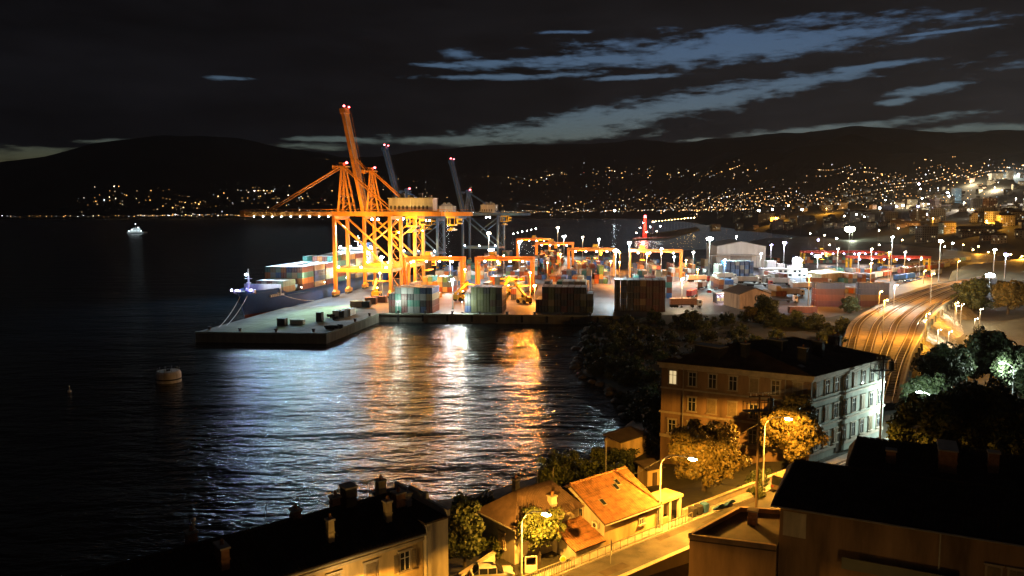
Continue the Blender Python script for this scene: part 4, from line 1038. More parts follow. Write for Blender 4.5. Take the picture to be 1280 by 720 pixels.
for (px, py, w, l, h, mt_, lab) in bx:
    p = G(px, py, 3.51); m = MB(); K_ = K[mt_]; m.box(-w / 2, w / 2, -l / 2, l / 2, .12, h, K_); m.box(-w / 2 - .08, w / 2 + .08, -l / 2 - .08, l / 2 + .08, h, h + .12, K_)
    for x in (-w / 2 + .2, w / 2 - .2): m.box(x - .15, x + .15, -l / 2, l / 2, 0, .12, K['dark'])
    for k in range(int(w / .6)): m.box(-w / 2 + .2 + k * .6, -w / 2 + .3 + k * .6, -l / 2 - .05, -l / 2, .2, h - .1, K_)
    o = m.build('storage_box'); o.location = p; o.rotation_euler = (0, 0, -UY); tag(o, lab, 'box', 'boxes on the pier')
for k, (px, py, s) in enumerate(((415, 397, 1.0), (420, 400, .8), (412, 412, .9), (419, 411, 1.1), (425, 410, .8))):   # heaps of fenders
    p = G(px, py, 3.52); m = MB()
    for q in range(6): m.tube([(uni(-2, 2) * s, uni(-1, 1), .35 + .3 * (q % 3)), (uni(-2, 2) * s, uni(-1, 1), .4 + .3 * (q % 3))], .38, K['rubber'], 8)
    o = m.build('fender_heap'); o.location = p; tag(o, f'heap of black rubber fenders on the pier, {ORD[k]} along', 'fenders', 'fender heaps')
for k in range(9):
    p = Vector((-46 + k * 10, 308.3 - k * .81, 0)); m = MB(); m.box(-.4, .4, -.5, 0, .6, 3.2, K['rubber']); m.box(-.5, .5, -.1, .08, .5, 3.3, K['dark'])
    o = m.build('quay_fender'); o.location = p; tag(o, f'black rubber fender on the main quay face, {ORD[k]} from the pier', 'fender', 'fenders on the quay face')

# ---- vehicles
def car_mesh(kind):
    m = MB(); c, g = K['carp'], K['glass']
    L, W, H = (4.3, 1.75, 1.45) if kind == 'car' else (5.0, 1.95, 2.1)
    prof = [(-L / 2, .35), (-L / 2, .8), (-L / 2 + .15, .95), (L / 2 - .1, .85), (L / 2, .6), (L / 2, .35)]
    n = len(prof)
    for sd in (-1, 1): m.poly([(x, sd * W / 2, z) for x, z in (prof if sd < 0 else reversed(prof))], c)
    for (a, b), (a2, b2) in zip(prof, prof[1:] + prof[:1]): m.poly([(a, W / 2, b), (a2, W / 2, b2), (a2, -W / 2, b2), (a, -W / 2, b)], c)
    if kind == 'car': cab = [(-L / 2 + .35, .95), (-L / 2 + .9, H), (.45, H), (1.15, .9)]
    else: cab = [(-L / 2 + .1, .95), (-L / 2 + .2, H), (1.0, H), (1.7, .9)]
    w2 = W / 2 - .12
    for sd in (-1, 1): m.poly([(x, sd * (w2 + (.08 if z < 1 else 0)), z) for x, z in (reversed(cab) if sd < 0 else cab)], g)
    (a, b), (a1, b1), (a2, b2), (a3, b3) = cab
    for (p, q), (r, s_), mm in (((a, b), (a1, b1), g), ((a1, b1), (a2, b2), c), ((a2, b2), (a3, b3), g)): m.poly([(p, -w2, q), (p, w2, q), (r, w2, s_), (r, -w2, s_)], mm)
    for x in (a1, (a1 + a2) / 2, a2):
        for sd in (-1, 1): m.bar((x, sd * (w2 + .07), .92), (x + (.0), sd * w2, H), .07, .05, c)
    return m.mesh(kind + '_body'), L, W
CARM = {k: car_mesh(k) for k in ('car', 'van')}
_wheel = MB().tube([(0, -.1, 0), (0, .1, 0)], .32, K['rubber'], 12).tube([(0, -.12, 0), (0, .12, 0)], .18, K['steel'], 8).mesh('wheel_mesh')
_hl = MB().box(-.03, .05, -.16, .16, -.08, .08, K['white']).mesh('headlamp_mesh'); _tl = MB().box(-.05, .03, -.14, .14, -.1, .1, K['red']).mesh('tail_lamp_mesh')
def car(label, p, rz, col, kind='car', group='parked cars'):
    me, L, W = CARM[kind]; t = thing('parked_' + kind, label, kind, p, rz, group)
    o = link('body', me, t); o.color = (*col, 1)
    for x in (-L * .31, L * .31):
        for y in (-W / 2 + .08, W / 2 - .08): link('wheel', _wheel, t, (x, y, .32))
    for y in (-W / 2 + .3, W / 2 - .3): link('headlight', _hl, t, (L / 2 - .02, y, .68)); link('tail_light', _tl, t, (-L / 2, y, .74))
    return t
def truck(label, p, rz, cab_col, load=None, group='trucks in the yard'):
    t = thing('semi_trailer_truck', label, 'truck', p, rz, group)
    cb = MB(); cb.hexa([(5.6, -1.2, .7), (7.6, -1.2, .7), (7.6, 1.2, .7), (5.6, 1.2, .7), (5.6, -1.2, 3.3), (7.3, -1.2, 3.3), (7.3, 1.2, 3.3), (5.6, 1.2, 3.3)], cab_col); cb.box(7.3, 7.62, -1.05, 1.05, 1.9, 2.8, K['glass']); cb.box(6.2, 7.1, -1.23, 1.23, 1.9, 2.7, K['glass']); cb.build('cab', t)
    ch = MB(); ch.box(-6.4, 5.6, -.5, .5, .9, 1.2, K['dark']); ch.box(-6.4, 4.2, -1.2, 1.2, 1.2, 1.34, K['dark']); ch.build('chassis', t)
    for x in (6.6, 3.6, -3.2, -4.4, -5.6):
        wm = MB()
        for y in (-1.05, 1.05): wm.tube([(x, y - .16, .5), (x, y + .16, .5)], .5, K['rubber'], 12)
        wm.build('wheel_pair', t)
    if load: MB().box(-6.3, 5.2, -1.22, 1.22, 1.36, 3.95, load).build('cargo_body', t)
    return t
tw = [(893, 352, 'white', 'white'), (905, 349, 'white', 'house'), (872, 352, 'red', 'white'), (880, 343, 'white', None), (960, 352, 'white', 'white'), (975, 356, 'white', 'house'), (990, 359, 'red', 'white'), (1003, 362, 'dark', 'house'), (1015, 347, 'white', 'white'),
      (865, 372, 'white', 'red'), (855, 384, 'white', 'brick'), (985, 370, 'white', 'house'), (965, 366, 'dark', 'white'), (935, 354, 'white', 'house'), (948, 358, 'red', None), (918, 356, 'white', 'white'), (1022, 356, 'white', 'brick'), (975, 378, 'white', None), (878, 361, 'dark', 'brick')]
for k, (px, py, c1, c2) in enumerate(tw):
    truck(f'{c1 if c1 != "house" else "grey"} cab articulated truck, {ORD[k]} in the floodlit lorry park', G(px, py, 3.51), uni(-.2, .2) + (0 if k % 3 else 1.3), K[c1], K[c2] if c2 else None)
def reach_stacker(label, p, rz):
    t = thing('reach_stacker', label, 'reach stacker', p, rz, 'yellow yard machines')
    b = MB(); b.box(-3.6, 3.2, -1.6, 1.6, .9, 2.3, K['yellow']); b.box(-3.8, -2.2, -1.7, 1.7, 1.0, 3.0, K['yellow']); b.build('body', t)
    c = MB(); c.box(-1.0, .8, -.8, .8, 2.3, 4.1, K['yellow']); c.box(-.8, .84, -.83, .83, 2.9, 3.8, K['glass']); c.build('cab', t)
    MB().bar((-3, 1.1, 3.2), (5.2, 1.1, 8.4), .8, .9, K['yellow']).build('lift_boom', t)
    MB().box(4.6, 5.8, -6, 6, 7.1, 7.6, K['yellow']).build('spreader', t)
    for x in (-2.4, 2.2):
        for y in (-1.7, 1.7): MB().tube([(x, y - .4, .9), (x, y + .4, .9)], .9, K['rubber'], 12).build('wheel', t)
    light(t, (2.5, 0, 7.0), 5000, C_SODP, .3); bulb(t, (1.0, 0, 4.4), .3, L_SOD, 'work_lamp')
reach_stacker('yellow reach stacker working in the first block', YARD(LANE[0] + 20, 356), .8)
reach_stacker('yellow reach stacker in the bright orange bay of the second block', YARD(LANE[1] + 15, 345), 2.2)
reach_stacker('yellow reach stacker far back in the second block', YARD(LANE[1] + 2, 384), 1.2)
reach_stacker('yellow reach stacker at the feet of the orange ship cranes', YARD(-64, 372), 1.5)
bulb(tag(MB().cyl((0, 0), .12, 0, 7, K['steel'], 8).build('lamp_post'), 'short sodium lamp post glowing in the orange container bay', 'lamp post'), (0, 0, 7.3), .7, L_SOD)
lp = bpy.data.objects['lamp_post']; lp.location = YARD(LANE[1] + 19, 352); light(lp, (0, -.6, 6.2), 14000, C_SODP, .5)
for k, (b_, dd) in enumerate(((LANE[0] - 16, 350), (LANE[0] + 17, 415), (LANE[1] - 17, 372), (LANE[1] + 18, 425), (LANE[2] - 19, 352), (LANE[2] + 17, 440), (LANE[3] + 19, 372), (LANE[3] - 19, 430), (LANE[3] + 20, 450), (LANE[0] + 18, 500), (LANE[1] + 18, 520), (LANE[2] + 22, 540))):  # added posts, put in for more orange light across the yard
    t = thing('added_yard_lamp_post', f'added sodium lamp post between the container blocks, {ORD[k]} from the pier', 'lamp post', YARD(b_, dd), 0, 'added sodium posts between the blocks')
    MB().tube([(0, 0, 0), (0, 0, 13)], [.16, .1], K['steel'], 6).build('pole', t); bulb(t, (0, 0, 13.3), .5, L_SOD); light(t, (0, -.5, 12.4), 26000, C_SODP, .4, 'SPOT', (0, 0, -1), 150); light(t, (0, -.9, 12.6), 5000, C_SODP, .4)

# ---- white hangar, offices, sheds
def shed(name, label, cat, p, rz, w, l, h, rise, wallm, roofm, door=True, ribs=True, group=None):
    t = thing(name, label, cat, p, rz, group)
    b = MB(); k = 0
    b.poly([(-w / 2, 0, 0), (w / 2, 0, 0), (w / 2, 0, h), (0, 0, h + rise), (-w / 2, 0, h)], wallm); b.poly([(w / 2, l, 0), (-w / 2, l, 0), (-w / 2, l, h), (0, l, h + rise), (w / 2, l, h)], wallm)
    b.poly([(-w / 2, l, 0), (-w / 2, 0, 0), (-w / 2, 0, h), (-w / 2, l, h)], wallm); b.poly([(w / 2, 0, 0), (w / 2, l, 0), (w / 2, l, h), (w / 2, 0, h)], wallm)
    if ribs:
        for k in range(int(w / 2.2)): 
            x = -w / 2 + 1 + k * 2.2; b.box(x - .06, x + .06, -.08, 0, .2, h + rise * (1 - abs(x) / (w / 2)) - .2, wallm)
    b.build('wall', t)
    r = MB()
    for sd in (-1, 1): r.hexa([(sd * (w / 2 + .6), -.6, h - .35), (0, -.6, h + rise + .05), (0, l + .6, h + rise + .05), (sd * (w / 2 + .6), l + .6, h - .35), (sd * (w / 2 + .6), -.6, h), (0, -.6, h + rise + .4), (0, l + .6, h + rise + .4), (sd * (w / 2 + .6), l + .6, h)], roofm)
    r.build('roof', t)
    if door:
        d = MB(); d.box(-w * .22, w * .22, -.14, -.02, 0, h * .62, K['steel'])
        for k in range(5): d.box(-w * .22, w * .22, -.2, -.14, h * .62 * k / 5 + .1, h * .62 * k / 5 + .2, K['steel'])
        d.build('door', t)
    return t
hg_ = shed('port_hangar', 'large white gabled hangar behind the blue containers', 'hangar', G(926, 334, 3.5), -.12, 36, 60, 16, 3.2, K['white'], K['house'])
ofc = thing('port_office', 'low white office building with a row of windows by the lorry park', 'office', G(981, 347, 3.5), -.05)
MB().box(-14, 14, 0, 9, 0, 5.2, K['white']).build('wall', ofc); MB().box(-14.4, 14.4, -.4, 9.4, 5.2, 5.6, K['house']).build('roof', ofc)
for c in range(9):
    for k in range(2): MB().box(-12.6 + c * 3, -10.8 + c * 3, -.1, -.02, 1 + k * 2.4, 2.3 + k * 2.4, K['glass'] if (c + k) % 3 else L_WINC).build('window', ofc)
si = thing('white_silo', 'tall white rounded silo beside the low port office', 'silo', G(996, 345, 3.5), 0); m = MB(); m.cyl((0, 0), 3.2, 0, 11, K['white'], 16); m.ball((0, 0, 11), 3.2, K['white'], (1, 1, .5), 16, 6); m.build('drum', si); MB().bar((3.3, 0, 0), (3.3, 0, 11), .3, .3, K['steel']).build('ladder', si)
for k, (px, w, h) in enumerate(((972, 6, 8), (1003, 8, 5), (984, 5, 6))):
    t = thing('site_cabin', f'small white cabin near the silo, {ORD[k]} from the hangar', 'cabin', G(px, 343, 3.5) + Vector((0, 12, 0)), 0, 'white cabins'); MB().box(-w / 2, w / 2, 0, 6, 0, h, K['white']).build('wall', t); MB().box(-w / 2 - .2, w / 2 + .2, -.2, 6.2, h, h + .25, K['house']).build('roof', t); MB().box(-1, 1, -.08, -.02, 1, 2.2, K['glass']).build('window', t)
can = thing('loading_canopy', 'long canopy roof on posts left of the blue stack', 'canopy', G(896, 335, 3.5), -.1)
MB().box(-5, 30, 0, 12, 9, 9.6, K['house']).build('roof', can)
for x in (-4, 8, 18, 29): MB().bar((x, .5, 0), (x, .5, 9), .4, .4, K['steel']).build('post', can)
ob = shed('brick_depot', 'orange lit brown depot with a dark gabled roof behind the bush', 'depot', G(943, 386, 3.5), .15, 13.5, 16, 6.5, 2.2, K['plasterr'], K['tiledark'], False, False)
gt = thing('gatehouse', 'small dark gatehouse with a row of pinkish lamps by the yard exit', 'gatehouse', G(909, 379, 3.5), 0)
MB().box(-5, 5, 0, 6, 0, 4.4, K['dark']).build('wall', gt); MB().box(-5.4, 5.4, -.6, 6.4, 4.4, 4.8, K['house']).build('roof', gt)
for k in range(6): bulb(gt, (-4.4 + k * 1.75, -.7, 3.0 + (k % 2) * .4), .26, L_VIO, 'lamp_bulb')
for k in range(5): MB().box(-4.6 + k * 1.9, -3.2 + k * 1.9, -.1, -.02, 1.0, 2.4, L_WIN).build('window', gt)
light(gt, (0, -3, 3), 5200, (1, .7, .6), .5)
tnt = shed('covered_wagon_shed', 'long yellow lit flat roof shed beside the red gantries', 'shed', G(1048, 352, 3.5), -.05, 20, 24, 4.2, .8, K['plaster'], K['plaster'], False, False)

# ---- things on the water
by = thing('mooring_buoy', 'large pale cylindrical mooring buoy floating on the dark water', 'buoy', G(211, 477, 0), .4)
m = MB(); m.tube([(0, 0, -.8), (0, 0, 0), (0, 0, 2.3), (0, 0, 2.9)], [2.9, 3.1, 3.1, 2.8], K['buoy'], 24); m.build('drum', by)
MB().tube([(0, 0, .75), (0, 0, 1.05)], 3.2, K['rubber'], 24).build('fender_band', by)
m = MB(); m.box(-.5, .5, -.5, .5, 2.9, 3.3, K['dark']); m.tube([(-.5, 0, 3.3), (-.4, 0, 4.0), (.4, 0, 4.0), (.5, 0, 3.3)], .12, K['dark'], 6); m.build('mooring_ring', by)
m = MB()
for q in range(10):
    a = q * .628; m.bar((2.6 * math.cos(a), 2.6 * math.sin(a), 2.9), (2.6 * math.cos(a), 2.6 * math.sin(a), 3.7), .08, .08, K['steel'])
m.build('railing', by)
sb = thing('marker_buoy', 'tiny white marker buoy alone on the black water', 'buoy', G(87, 490, 0)); MB().ball((0, 0, .15), .45, K['white'], n=12, m=8).build('float', sb); MB().cyl((0, 0), .06, .5, 1.4, K['white'], 6).build('staff', sb); bulb(sb, (0, 0, 1.5), .07, L_WIN)
fb = thing('service_boat', 'small brightly lit white boat far out on the bay', 'boat', G(171, 292, 0), .5)
m = MB(); ring = [(-20, -5), (14, -5.5), (22, 0), (14, 5.5), (-20, 5)]
m.prism([(x * .9, y * .8) for x, y in ring], -.5, 1, K['hull']); m.prism(ring, 1, 4, K['white']); m.build('hull', fb)
m = MB(); m.box(-14, 8, -4, 4, 4, 8.5, K['white']); m.box(-8, 7, -3.4, 3.4, 8.5, 12.5, K['white']); m.box(4, 7.1, -3.2, 3.2, 10, 11.8, K['glass']); m.build('cabin', fb)
MB().tube([(-2, 0, 12.5), (-2, 0, 24)], [.35, .15], K['white'], 8).build('mast', fb)
for k in range(6): MB().box(-12 + k * 3, -10.6 + k * 3, -4.2, -4.05, 5.4, 7.2, L_WINC).build('window', fb)
for (x, z) in ((-10, 9.5), (-2, 22), (3, 14), (9, 6), (-16, 6)): bulb(fb, (x, -4.4, z), 1.0, L_BOAT, 'deck_lamp')
for x in (-12, 6): light(fb, (x, -12, 11), 2500, C_COOL, 1, 'SPOT', (0, 1, -.2), 140)

# ================================================================== THE STREET BELOW
def quad_local(pts): return [tuple(p[:2]) for p in pts]
_win = {}
def window_proto(key, w, h, shut, lit):
    """frame, pane, bars, sill and shutters as separate meshes; x along the wall, -y out of it"""
    if (key, w, h, shut, lit) in _win: return _win[key, w, h, shut, lit]
    f = MB(); e = .14
    f.box(-w / 2 - e, -w / 2, -.10, .02, -e, h + e, K['stone']); f.box(w / 2, w / 2 + e, -.10, .02, -e, h + e, K['stone']); f.box(-w / 2, w / 2, -.10, .02, h, h + e, K['stone'])
    f.box(-w / 2 - e - .1, w / 2 + e + .1, -.22, .02, h + e, h + e + .14, K['stone'])
    p = MB(); p.box(-w / 2, w / 2, -.035, .0, 0, h, L_WIN if lit else K['glass'])
    b = MB(); b.box(-.04, .04, -.07, -.036, 0, h, K['white']); b.box(-w / 2, w / 2, -.068, -.036, h * .66, h * .66 + .06, K['white']); b.box(-w / 2, -w / 2 + .06, -.07, -.036, 0, h, K['white']); b.box(w / 2 - .06, w / 2, -.07, -.036, 0, h, K['white'])
    s = MB(); s.box(-w / 2 - .25, w / 2 + .25, -.26, .02, -e - .02, -.02, K['stone'])
    sh = None
    if shut:
        sh = MB()
        if shut == 'closed': spans = ((-w / 2, -.01), (.01, w / 2)); yy = (-.16, -.11)
        else: spans = ((-w / 2 - e - w / 2, -w / 2 - e - .02), (w / 2 + e + .02, w / 2 + e + w / 2)); yy = (-.16, -.11)
        for a, c in spans:
            sh.box(a, c, yy[0], yy[1], 0, h, K['shutter'])
            for k in range(int(h / .16)): sh.box(a + .06, c - .06, yy[0] - .03, yy[0], .06 + k * .16, .15 + k * .16, K['shutter'])
    _win[key, w, h, shut, lit] = (f.mesh('window_frame'), p.mesh('window_pane'), b.mesh('glazing_bar'), s.mesh('window_sill'), sh.mesh('window_shutters') if sh else None)
    return _win[key, w, h, shut, lit]
def window(parent, p, ang, w=1.1, h=1.9, shut=None, lit=False):
    f, pn, b, s, sh = window_proto('w', w, h, shut, lit)
    o = link('window', f, parent, p, ang); link('pane', pn, o); link('glazing_bars', b, o); link('sill', s, o)
    if sh: link('shutters', sh, o)
    return o
def facade(parent, a, b, zrows, n, w, h, state, z_off=0, m0=.5):
    """n windows per row between the points a and b (outside lies to the right of a->b)"""
    a, b = Vector(a), Vector(b); d = b - a; ang = math.atan2(d.y, d.x)
    for r, z in enumerate(zrows):
        for c in range(n):
            q = a + d * ((c + m0) / (n - 1 + 2 * m0)); st = state(r, c)
            if st == 'none': continue
            window(parent, (q.x, q.y, z), ang, w, h, None if st in ('open', 'lit') else st, st == 'lit')

def tiled_slope(mb, a, b, c, d, m, pitch=.34, amp=.05, rows=True):
    """roof slope with rounded tile ribs: eave a->b, ridge d->c"""
    a, b, c, d = map(Vector, (a, b, c, d)); n = max(2, int((b - a).length / pitch)); nr_ = max(2, int((d - a).length / .75)) if rows else 1
    nor = (b - a).cross(d - a).normalized()
    if nor.z < 0: nor = -nor
    i = mb.mi(m)
    for r in range(nr_):
        k = len(mb.v)
        for q in range(2 * n + 1):
            f = q / (2 * n); lo, hi = a.lerp(b, f), d.lerp(c, f); off = amp if q % 2 else 0
            mb.v.append(tuple(lo.lerp(hi, r / nr_) + nor * (off + .05))); mb.v.append(tuple(lo.lerp(hi, (r + 1) / nr_) + nor * off))
        for q in range(2 * n):
            mb.f.append((k + 2 * q, k + 2 * q + 2, k + 2 * q + 3, k + 2 * q + 1)); mb.m.append(i)
def ridge_tiles(parent, a, b, m, step=.45):
    a, b = Vector(a), Vector(b); n = int((b - a).length / step); d = (b - a).normalized(); me = None
    for k in range(n):
        if me is None: me = MB().tube([Vector((0, 0, 0)), d * (step * .96)], [.17, .14], m, 7).mesh('ridge_tile')
        link('ridge_tile', me, parent, a + d * (k * step) + Vector((0, 0, .02)))
def chimney(parent, p, w, l, h, ang=RANG, m='brick', cap=True, pots=1):
    c = MB(); c.box(-w / 2, w / 2, -l / 2, l / 2, -1.2, h, K[m])
    if cap: c.box(-w / 2 - .09, w / 2 + .09, -l / 2 - .09, l / 2 + .09, h, h + .14, K['stone']); c.box(-w / 2 - .05, w / 2 + .05, -l / 2 - .05, l / 2 + .05, h * .45, h * .45 + .1, K[m])
    o = c.build('chimney', parent); o.location = p; o.rotation_euler = (0, 0, ang)
    for k in range(pots): MB().tube([((k - (pots - 1) / 2) * .4, 0, h + .14), ((k - (pots - 1) / 2) * .4, 0, h + .55)], [.15, .12], K['tile'], 8).build('chimney_pot', o)
    return o
def gutter(parent, a, b): MB().tube([a, b], .09, K['steel'], 6).build('gutter', parent)
def downpipe(parent, a, z0): MB().tube([a, (a[0], a[1], z0)], .07, K['steel'], 6).build('downpipe', parent)

# ---- big corner tenement
T1 = thing('corner_tenement', 'three storey corner tenement, russet sea side and pale green street side, dark roof', 'apartment building')
A_, B_, C_, D_ = S(36, 22), S(44.3, 2.0), S(66.3, 2.0), S(59, 24)
ctr = (A_ + B_ + C_ + D_) / 4
def grow(k): return [(ctr + (p - ctr) * (1 + k / (p - ctr).length))[:2] for p in (A_, B_, C_, D_)]
wl_ = MB(); i1_, i2_ = K['plasterr'], K['plasterg']
for (a, b, m_) in ((A_, B_, i1_), (B_, C_, i2_), (C_, D_, i2_), (D_, A_, i1_)): wl_.poly([(a.x, a.y, 4), (b.x, b.y, 4), (b.x, b.y, 21), (a.x, a.y, 21)], m_)
wl_.build('wall', T1)
for (z, k, h) in ((20.55, .75, .45), (20.1, .4, .42), (16.9, .22, .25), (13.1, .28, .3), (9.3, .15, .5)): MB().prism(grow(k), z, z + h, K['stone'], bottom=True).build('cornice', T1)
r1, r2 = S(45.5, 15, 23.9), S(57, 12.5, 23.9); E4 = [Vector((*p, 21.03)) for p in grow(1.0)]
rf = MB()
for q in ((E4[0], E4[1], r1), (E4[1], E4[2], r2, r1), (E4[2], E4[3], r2), (E4[3], E4[0], r1, r2)): rf.poly(q, K['slate'])
tiled_slope(rf, E4[1], E4[2], r2, r1, K['slate'], .5, .07); tiled_slope(rf, E4[0], E4[1], r1 + Vector((.01, 0, 0)), r1, K['slate'], .5, .07)
roof1 = rf.build('roof', T1)
for k, (s, t, w, l, h) in enumerate(((47, 5, .7, 1.3, 1.6), (43, 12, .9, .9, 1.7), (53, 6, .8, 1.6, 1.8), (61, 8, .8, 1.2, 1.5), (63.5, 8.5, .8, 1.0, 1.4), (41.5, 17, 2.2, 4.5, 1.3), (50, 11, 1.4, 2.4, 1.7))): chimney(roof1, S(s, t, 22.6 if k != 5 else 22.2), w, l, h, pots=(0 if k == 5 else 1), m='brick' if k == 3 else 'dark')
for (s, t) in ((45.6, 4.4), (37.5, 20)):
    sk = MB(); sk.box(-.5, .5, -.4, .4, 0, .12, K['steel']); sk.box(-.42, .42, -.32, .32, .121, .14, L_WINC if False else K['white']); o = sk.build('skylight', roof1); o.location = S(s, t, 21.75); o.rotation_euler = (math.radians(18), 0, RANG)
an = MB(); an.tube([S(48, 9, 23), S(48, 9, 26.2)], .04, K['steel'], 5)
for k in range(5): an.bar(S(48, 9, 25 + k * .25) - Vector((.6, 0, 0)), S(48, 9, 25 + k * .25) + Vector((.6, 0, 0)), .04, .04, K['steel'])
an.build('aerial', roof1)
def st_left(r, c):
    return [['lit', 'open', 'open', 'open', 'closed', 'open', 'closed'], ['none', 'open', 'closed', 'closed', 'open', 'open', 'closed'], ['open', 'closed', 'open', 'closed', 'open', 'open', 'open']][r][c]
facade(T1, A_, B_, (17.75, 13.9, 10.1), 7, 1.15, 2.0, st_left, m0=.6)
facade(T1, B_, C_, (17.75, 13.9, 10.1), 8, 1.1, 2.0, lambda r, c: 'open' if (r * 3 + c * 5) % 4 else 'closed', m0=.6)
for f in (.16, .84): p = A_.lerp(B_, f); downpipe(T1, (p.x + (B_ - A_).normalized().y * .22, p.y - (B_ - A_).normalized().x * .22, 20.5), 8)
p = B_.lerp(C_, .42); downpipe(T1, (p.x + .14, p.y - .17, 20.5), 8)
dr = MB(); dr.box(-.7, .7, -.12, .02, 0, 2.7, K['wood']); dr.box(-.85, .85, -.2, .02, 2.7, 2.9, K['stone']); o = dr.build('door', T1); p = B_.lerp(C_, .36); o.location = (p.x, p.y, 8.6); o.rotation_euler = (0, 0, RANG)

# ---- tiled house by the street lamp
H1 = thing('tiled_house', 'small house with bright orange tiled gable roof beside the curved street lamp', 'house')
s0, s1, t0, t1, tr_ = 1.4, 9.7, .6, 10.4, 5.5; ze, zr = 11.35, 13.9
w_ = MB()
w_.poly([S(s0, t0, 7), S(s1, t0, 7), S(s1, t0, ze), S(s0, t0, ze)], K['plaster']); w_.poly([S(s0, t1, 6), S(s0, t0, 6), S(s0, t0, ze), S(s0, tr_, zr - .1), S(s0, t1, ze)], K['plasterw'])
w_.poly([S(s1, t0, 6), S(s1, t1, 6), S(s1, t1, ze), S(s1, tr_, zr - .1), S(s1, t0, ze)], K['plaster']); w_.poly([S(s1, t1, 6), S(s0, t1, 6), S(s0, t1, ze), S(s1, t1, ze)], K['plaster'])
w_.build('wall', H1)
r_ = MB(); ov = .45; dz = (zr - ze) / (tr_ - t0) * ov
a, b, c, d = S(s0 - .35, t0 - ov, ze - dz), S(s1 + .35, t0 - ov, ze - dz), S(s1 + .35, tr_, zr), S(s0 - .35, tr_, zr); e, f = S(s0 - .35, t1 + ov, ze - dz), S(s1 + .35, t1 + ov, ze - dz)
up = Vector((0, 0, .16))
r_.hexa([a, b, c, d, a + up, b + up, c + up, d + up], K['wood']); r_.hexa([e, d, c, f, e + up, d + up, c + up, f + up], K['wood'])
rfo = r_.build('roof', H1)
tl = MB(); up = Vector((0, 0, .2)); tiled_slope(tl, a + up, b + up, c + up, d + up, K['tile'], .3, .075); tiled_slope(tl, f + up, e + up, d + up, c + up, K['tile'], .3, .075); tag(tl.build('roof_tiles', rfo), kind='stuff')
ridge_tiles(rfo, d + up * 1.3, c + up * 1.3, K['tile'])
for (q, ss) in ((.38, 3.0), (.62, 6.3), (.72, 7.0)):
    sk = MB(); sk.box(-.3, .3, -.45, .45, -.05, .14, K['steel']); sk.box(-.24, .24, -.39, .39, .141, .16, K['glass']); o = sk.build('skylight', rfo)
    o.location = S(ss, t0 + (tr_ - t0) * q, ze + (zr - ze) * q + .2); o.rotation_euler = (math.atan2(zr - ze, tr_ - t0), 0, RANG)
gutter(H1, a + Vector((0, 0, .05)), b + Vector((0, 0, .05))); downpipe(H1, S(s1 - .1, t0 - .2, ze), 8.6)
window(H1, S(s0 - .01, 4.2, 11.0), RANG - math.pi / 2, .8, 1.2); window(H1, S(s0 - .01, 7.8, 9.6), RANG - math.pi / 2, .9, 1.3, 'closed')
window(H1, S(7.2, t0 - .01, 9.7), RANG, .7, .8)
ac = MB(); ac.box(-.4, .4, -.2, .2, 0, .6, K['white']); ac.tube([(0, -.22, .3), (0, -.2, .3)], .24, K['dark'], 12); o = ac.build('air_conditioner', H1); o.location = S(s0 - .3, 1.6, 10.55); o.rotation_euler = (0, 0, RANG - math.pi / 2)
# lean-to at its gable
lt = MB(); lt.box(0, 4.2, 0, 3.6, 0, 2.4, K['plasterw']); lo = lt.build('lean_to', H1); lo.location = S(-2.9, .5, 7.2); lo.rotation_euler = (0, 0, RANG)
l2 = MB(); tiled_slope(l2, (-.25, -.3, 2.35), (4.25, -.3, 2.35), (4.25, 3.8, 3.9), (-.25, 3.8, 3.9), K['tile'], .3, .075); l2.hexa([(-.2, -.25, 2.2), (4.2, -.25, 2.2), (4.2, 3.75, 3.7), (-.2, 3.75, 3.7), (-.2, -.25, 2.3), (4.2, -.25, 2.3), (4.2, 3.75, 3.8), (-.2, 3.75, 3.8)], K['wood']); tag(l2.build('lean_to_tiles', lo), kind='stuff')
l3 = MB(); l3.poly([(0, 0, 2.4), (0, 3.6, 2.4), (0, 3.6, 3.7)], K['plasterw']); l3.build('gable_infill', lo)
# open porch towards the next lamp
pc = thing('street_porch', 'flat roofed open porch with square pillars beside the tiled house', 'porch', S(10.4, .4, 8.4), RANG)
MB().box(0, 3.8, 0, 2.6, 2.75, 3.05, K['plaster']).build('roof', pc); MB().box(0, 3.8, 2.4, 2.6, 0, 2.75, K['plaster']).build('back_wall', pc)
for x in (.2, 1.6, 3.4): MB().box(x - .18, x + .18, .1, .46, .2, 2.75, K['plasterw']).build('pillar', pc)
MB().box(0, 1.5, .15, .35, .2, 1.0, K['plaster']).build('low_wall', pc)

# ---- dark red roofed house left of it
H2 = thing('hip_roof_house', 'pale house with dark hipped roof behind the small street tree', 'house', S(-8.0, 4.0), RANG)
m = MB(); m.box(0, 9, 0, 5.6, 5, 12.3, K['plasterw']); m.build('wall', H2)
E_ = [(-.5, -.5, 12.2), (9.4, -.5, 12.2), (9.4, 6.1, 12.2), (-.5, 6.1, 12.2)]; ra, rb = (2.6, 2.8, 14.7), (7.4, 2.8, 14.7)
m = MB(); m.poly([E_[3], E_[2], E_[1], E_[0]], K['wood'])
for q in ((E_[0], E_[1], rb, ra), (E_[1], E_[2], rb), (E_[2], E_[3], ra, rb), (E_[3], E_[0], ra)): m.poly(q, K['slate'])
tiled_slope(m, E_[0], E_[1], rb, ra, K['slate'], .34, .07)
r2o = m.build('roof', H2); chimney(r2o, Vector((2.7, 3.1, 14.2)), .6, .6, 1.5, 0, 'dark'); chimney(r2o, Vector((5.6, .6, 12.5)), .7, .7, 1.4, 0, 'plasterw')
window(H2, Vector((-.01, 2.0, 9.5)), -math.pi / 2, .9, 1.4, 'closed'); gutter(H2, (-.5, -.5, 12.15), (-.5, 6.1, 12.15))

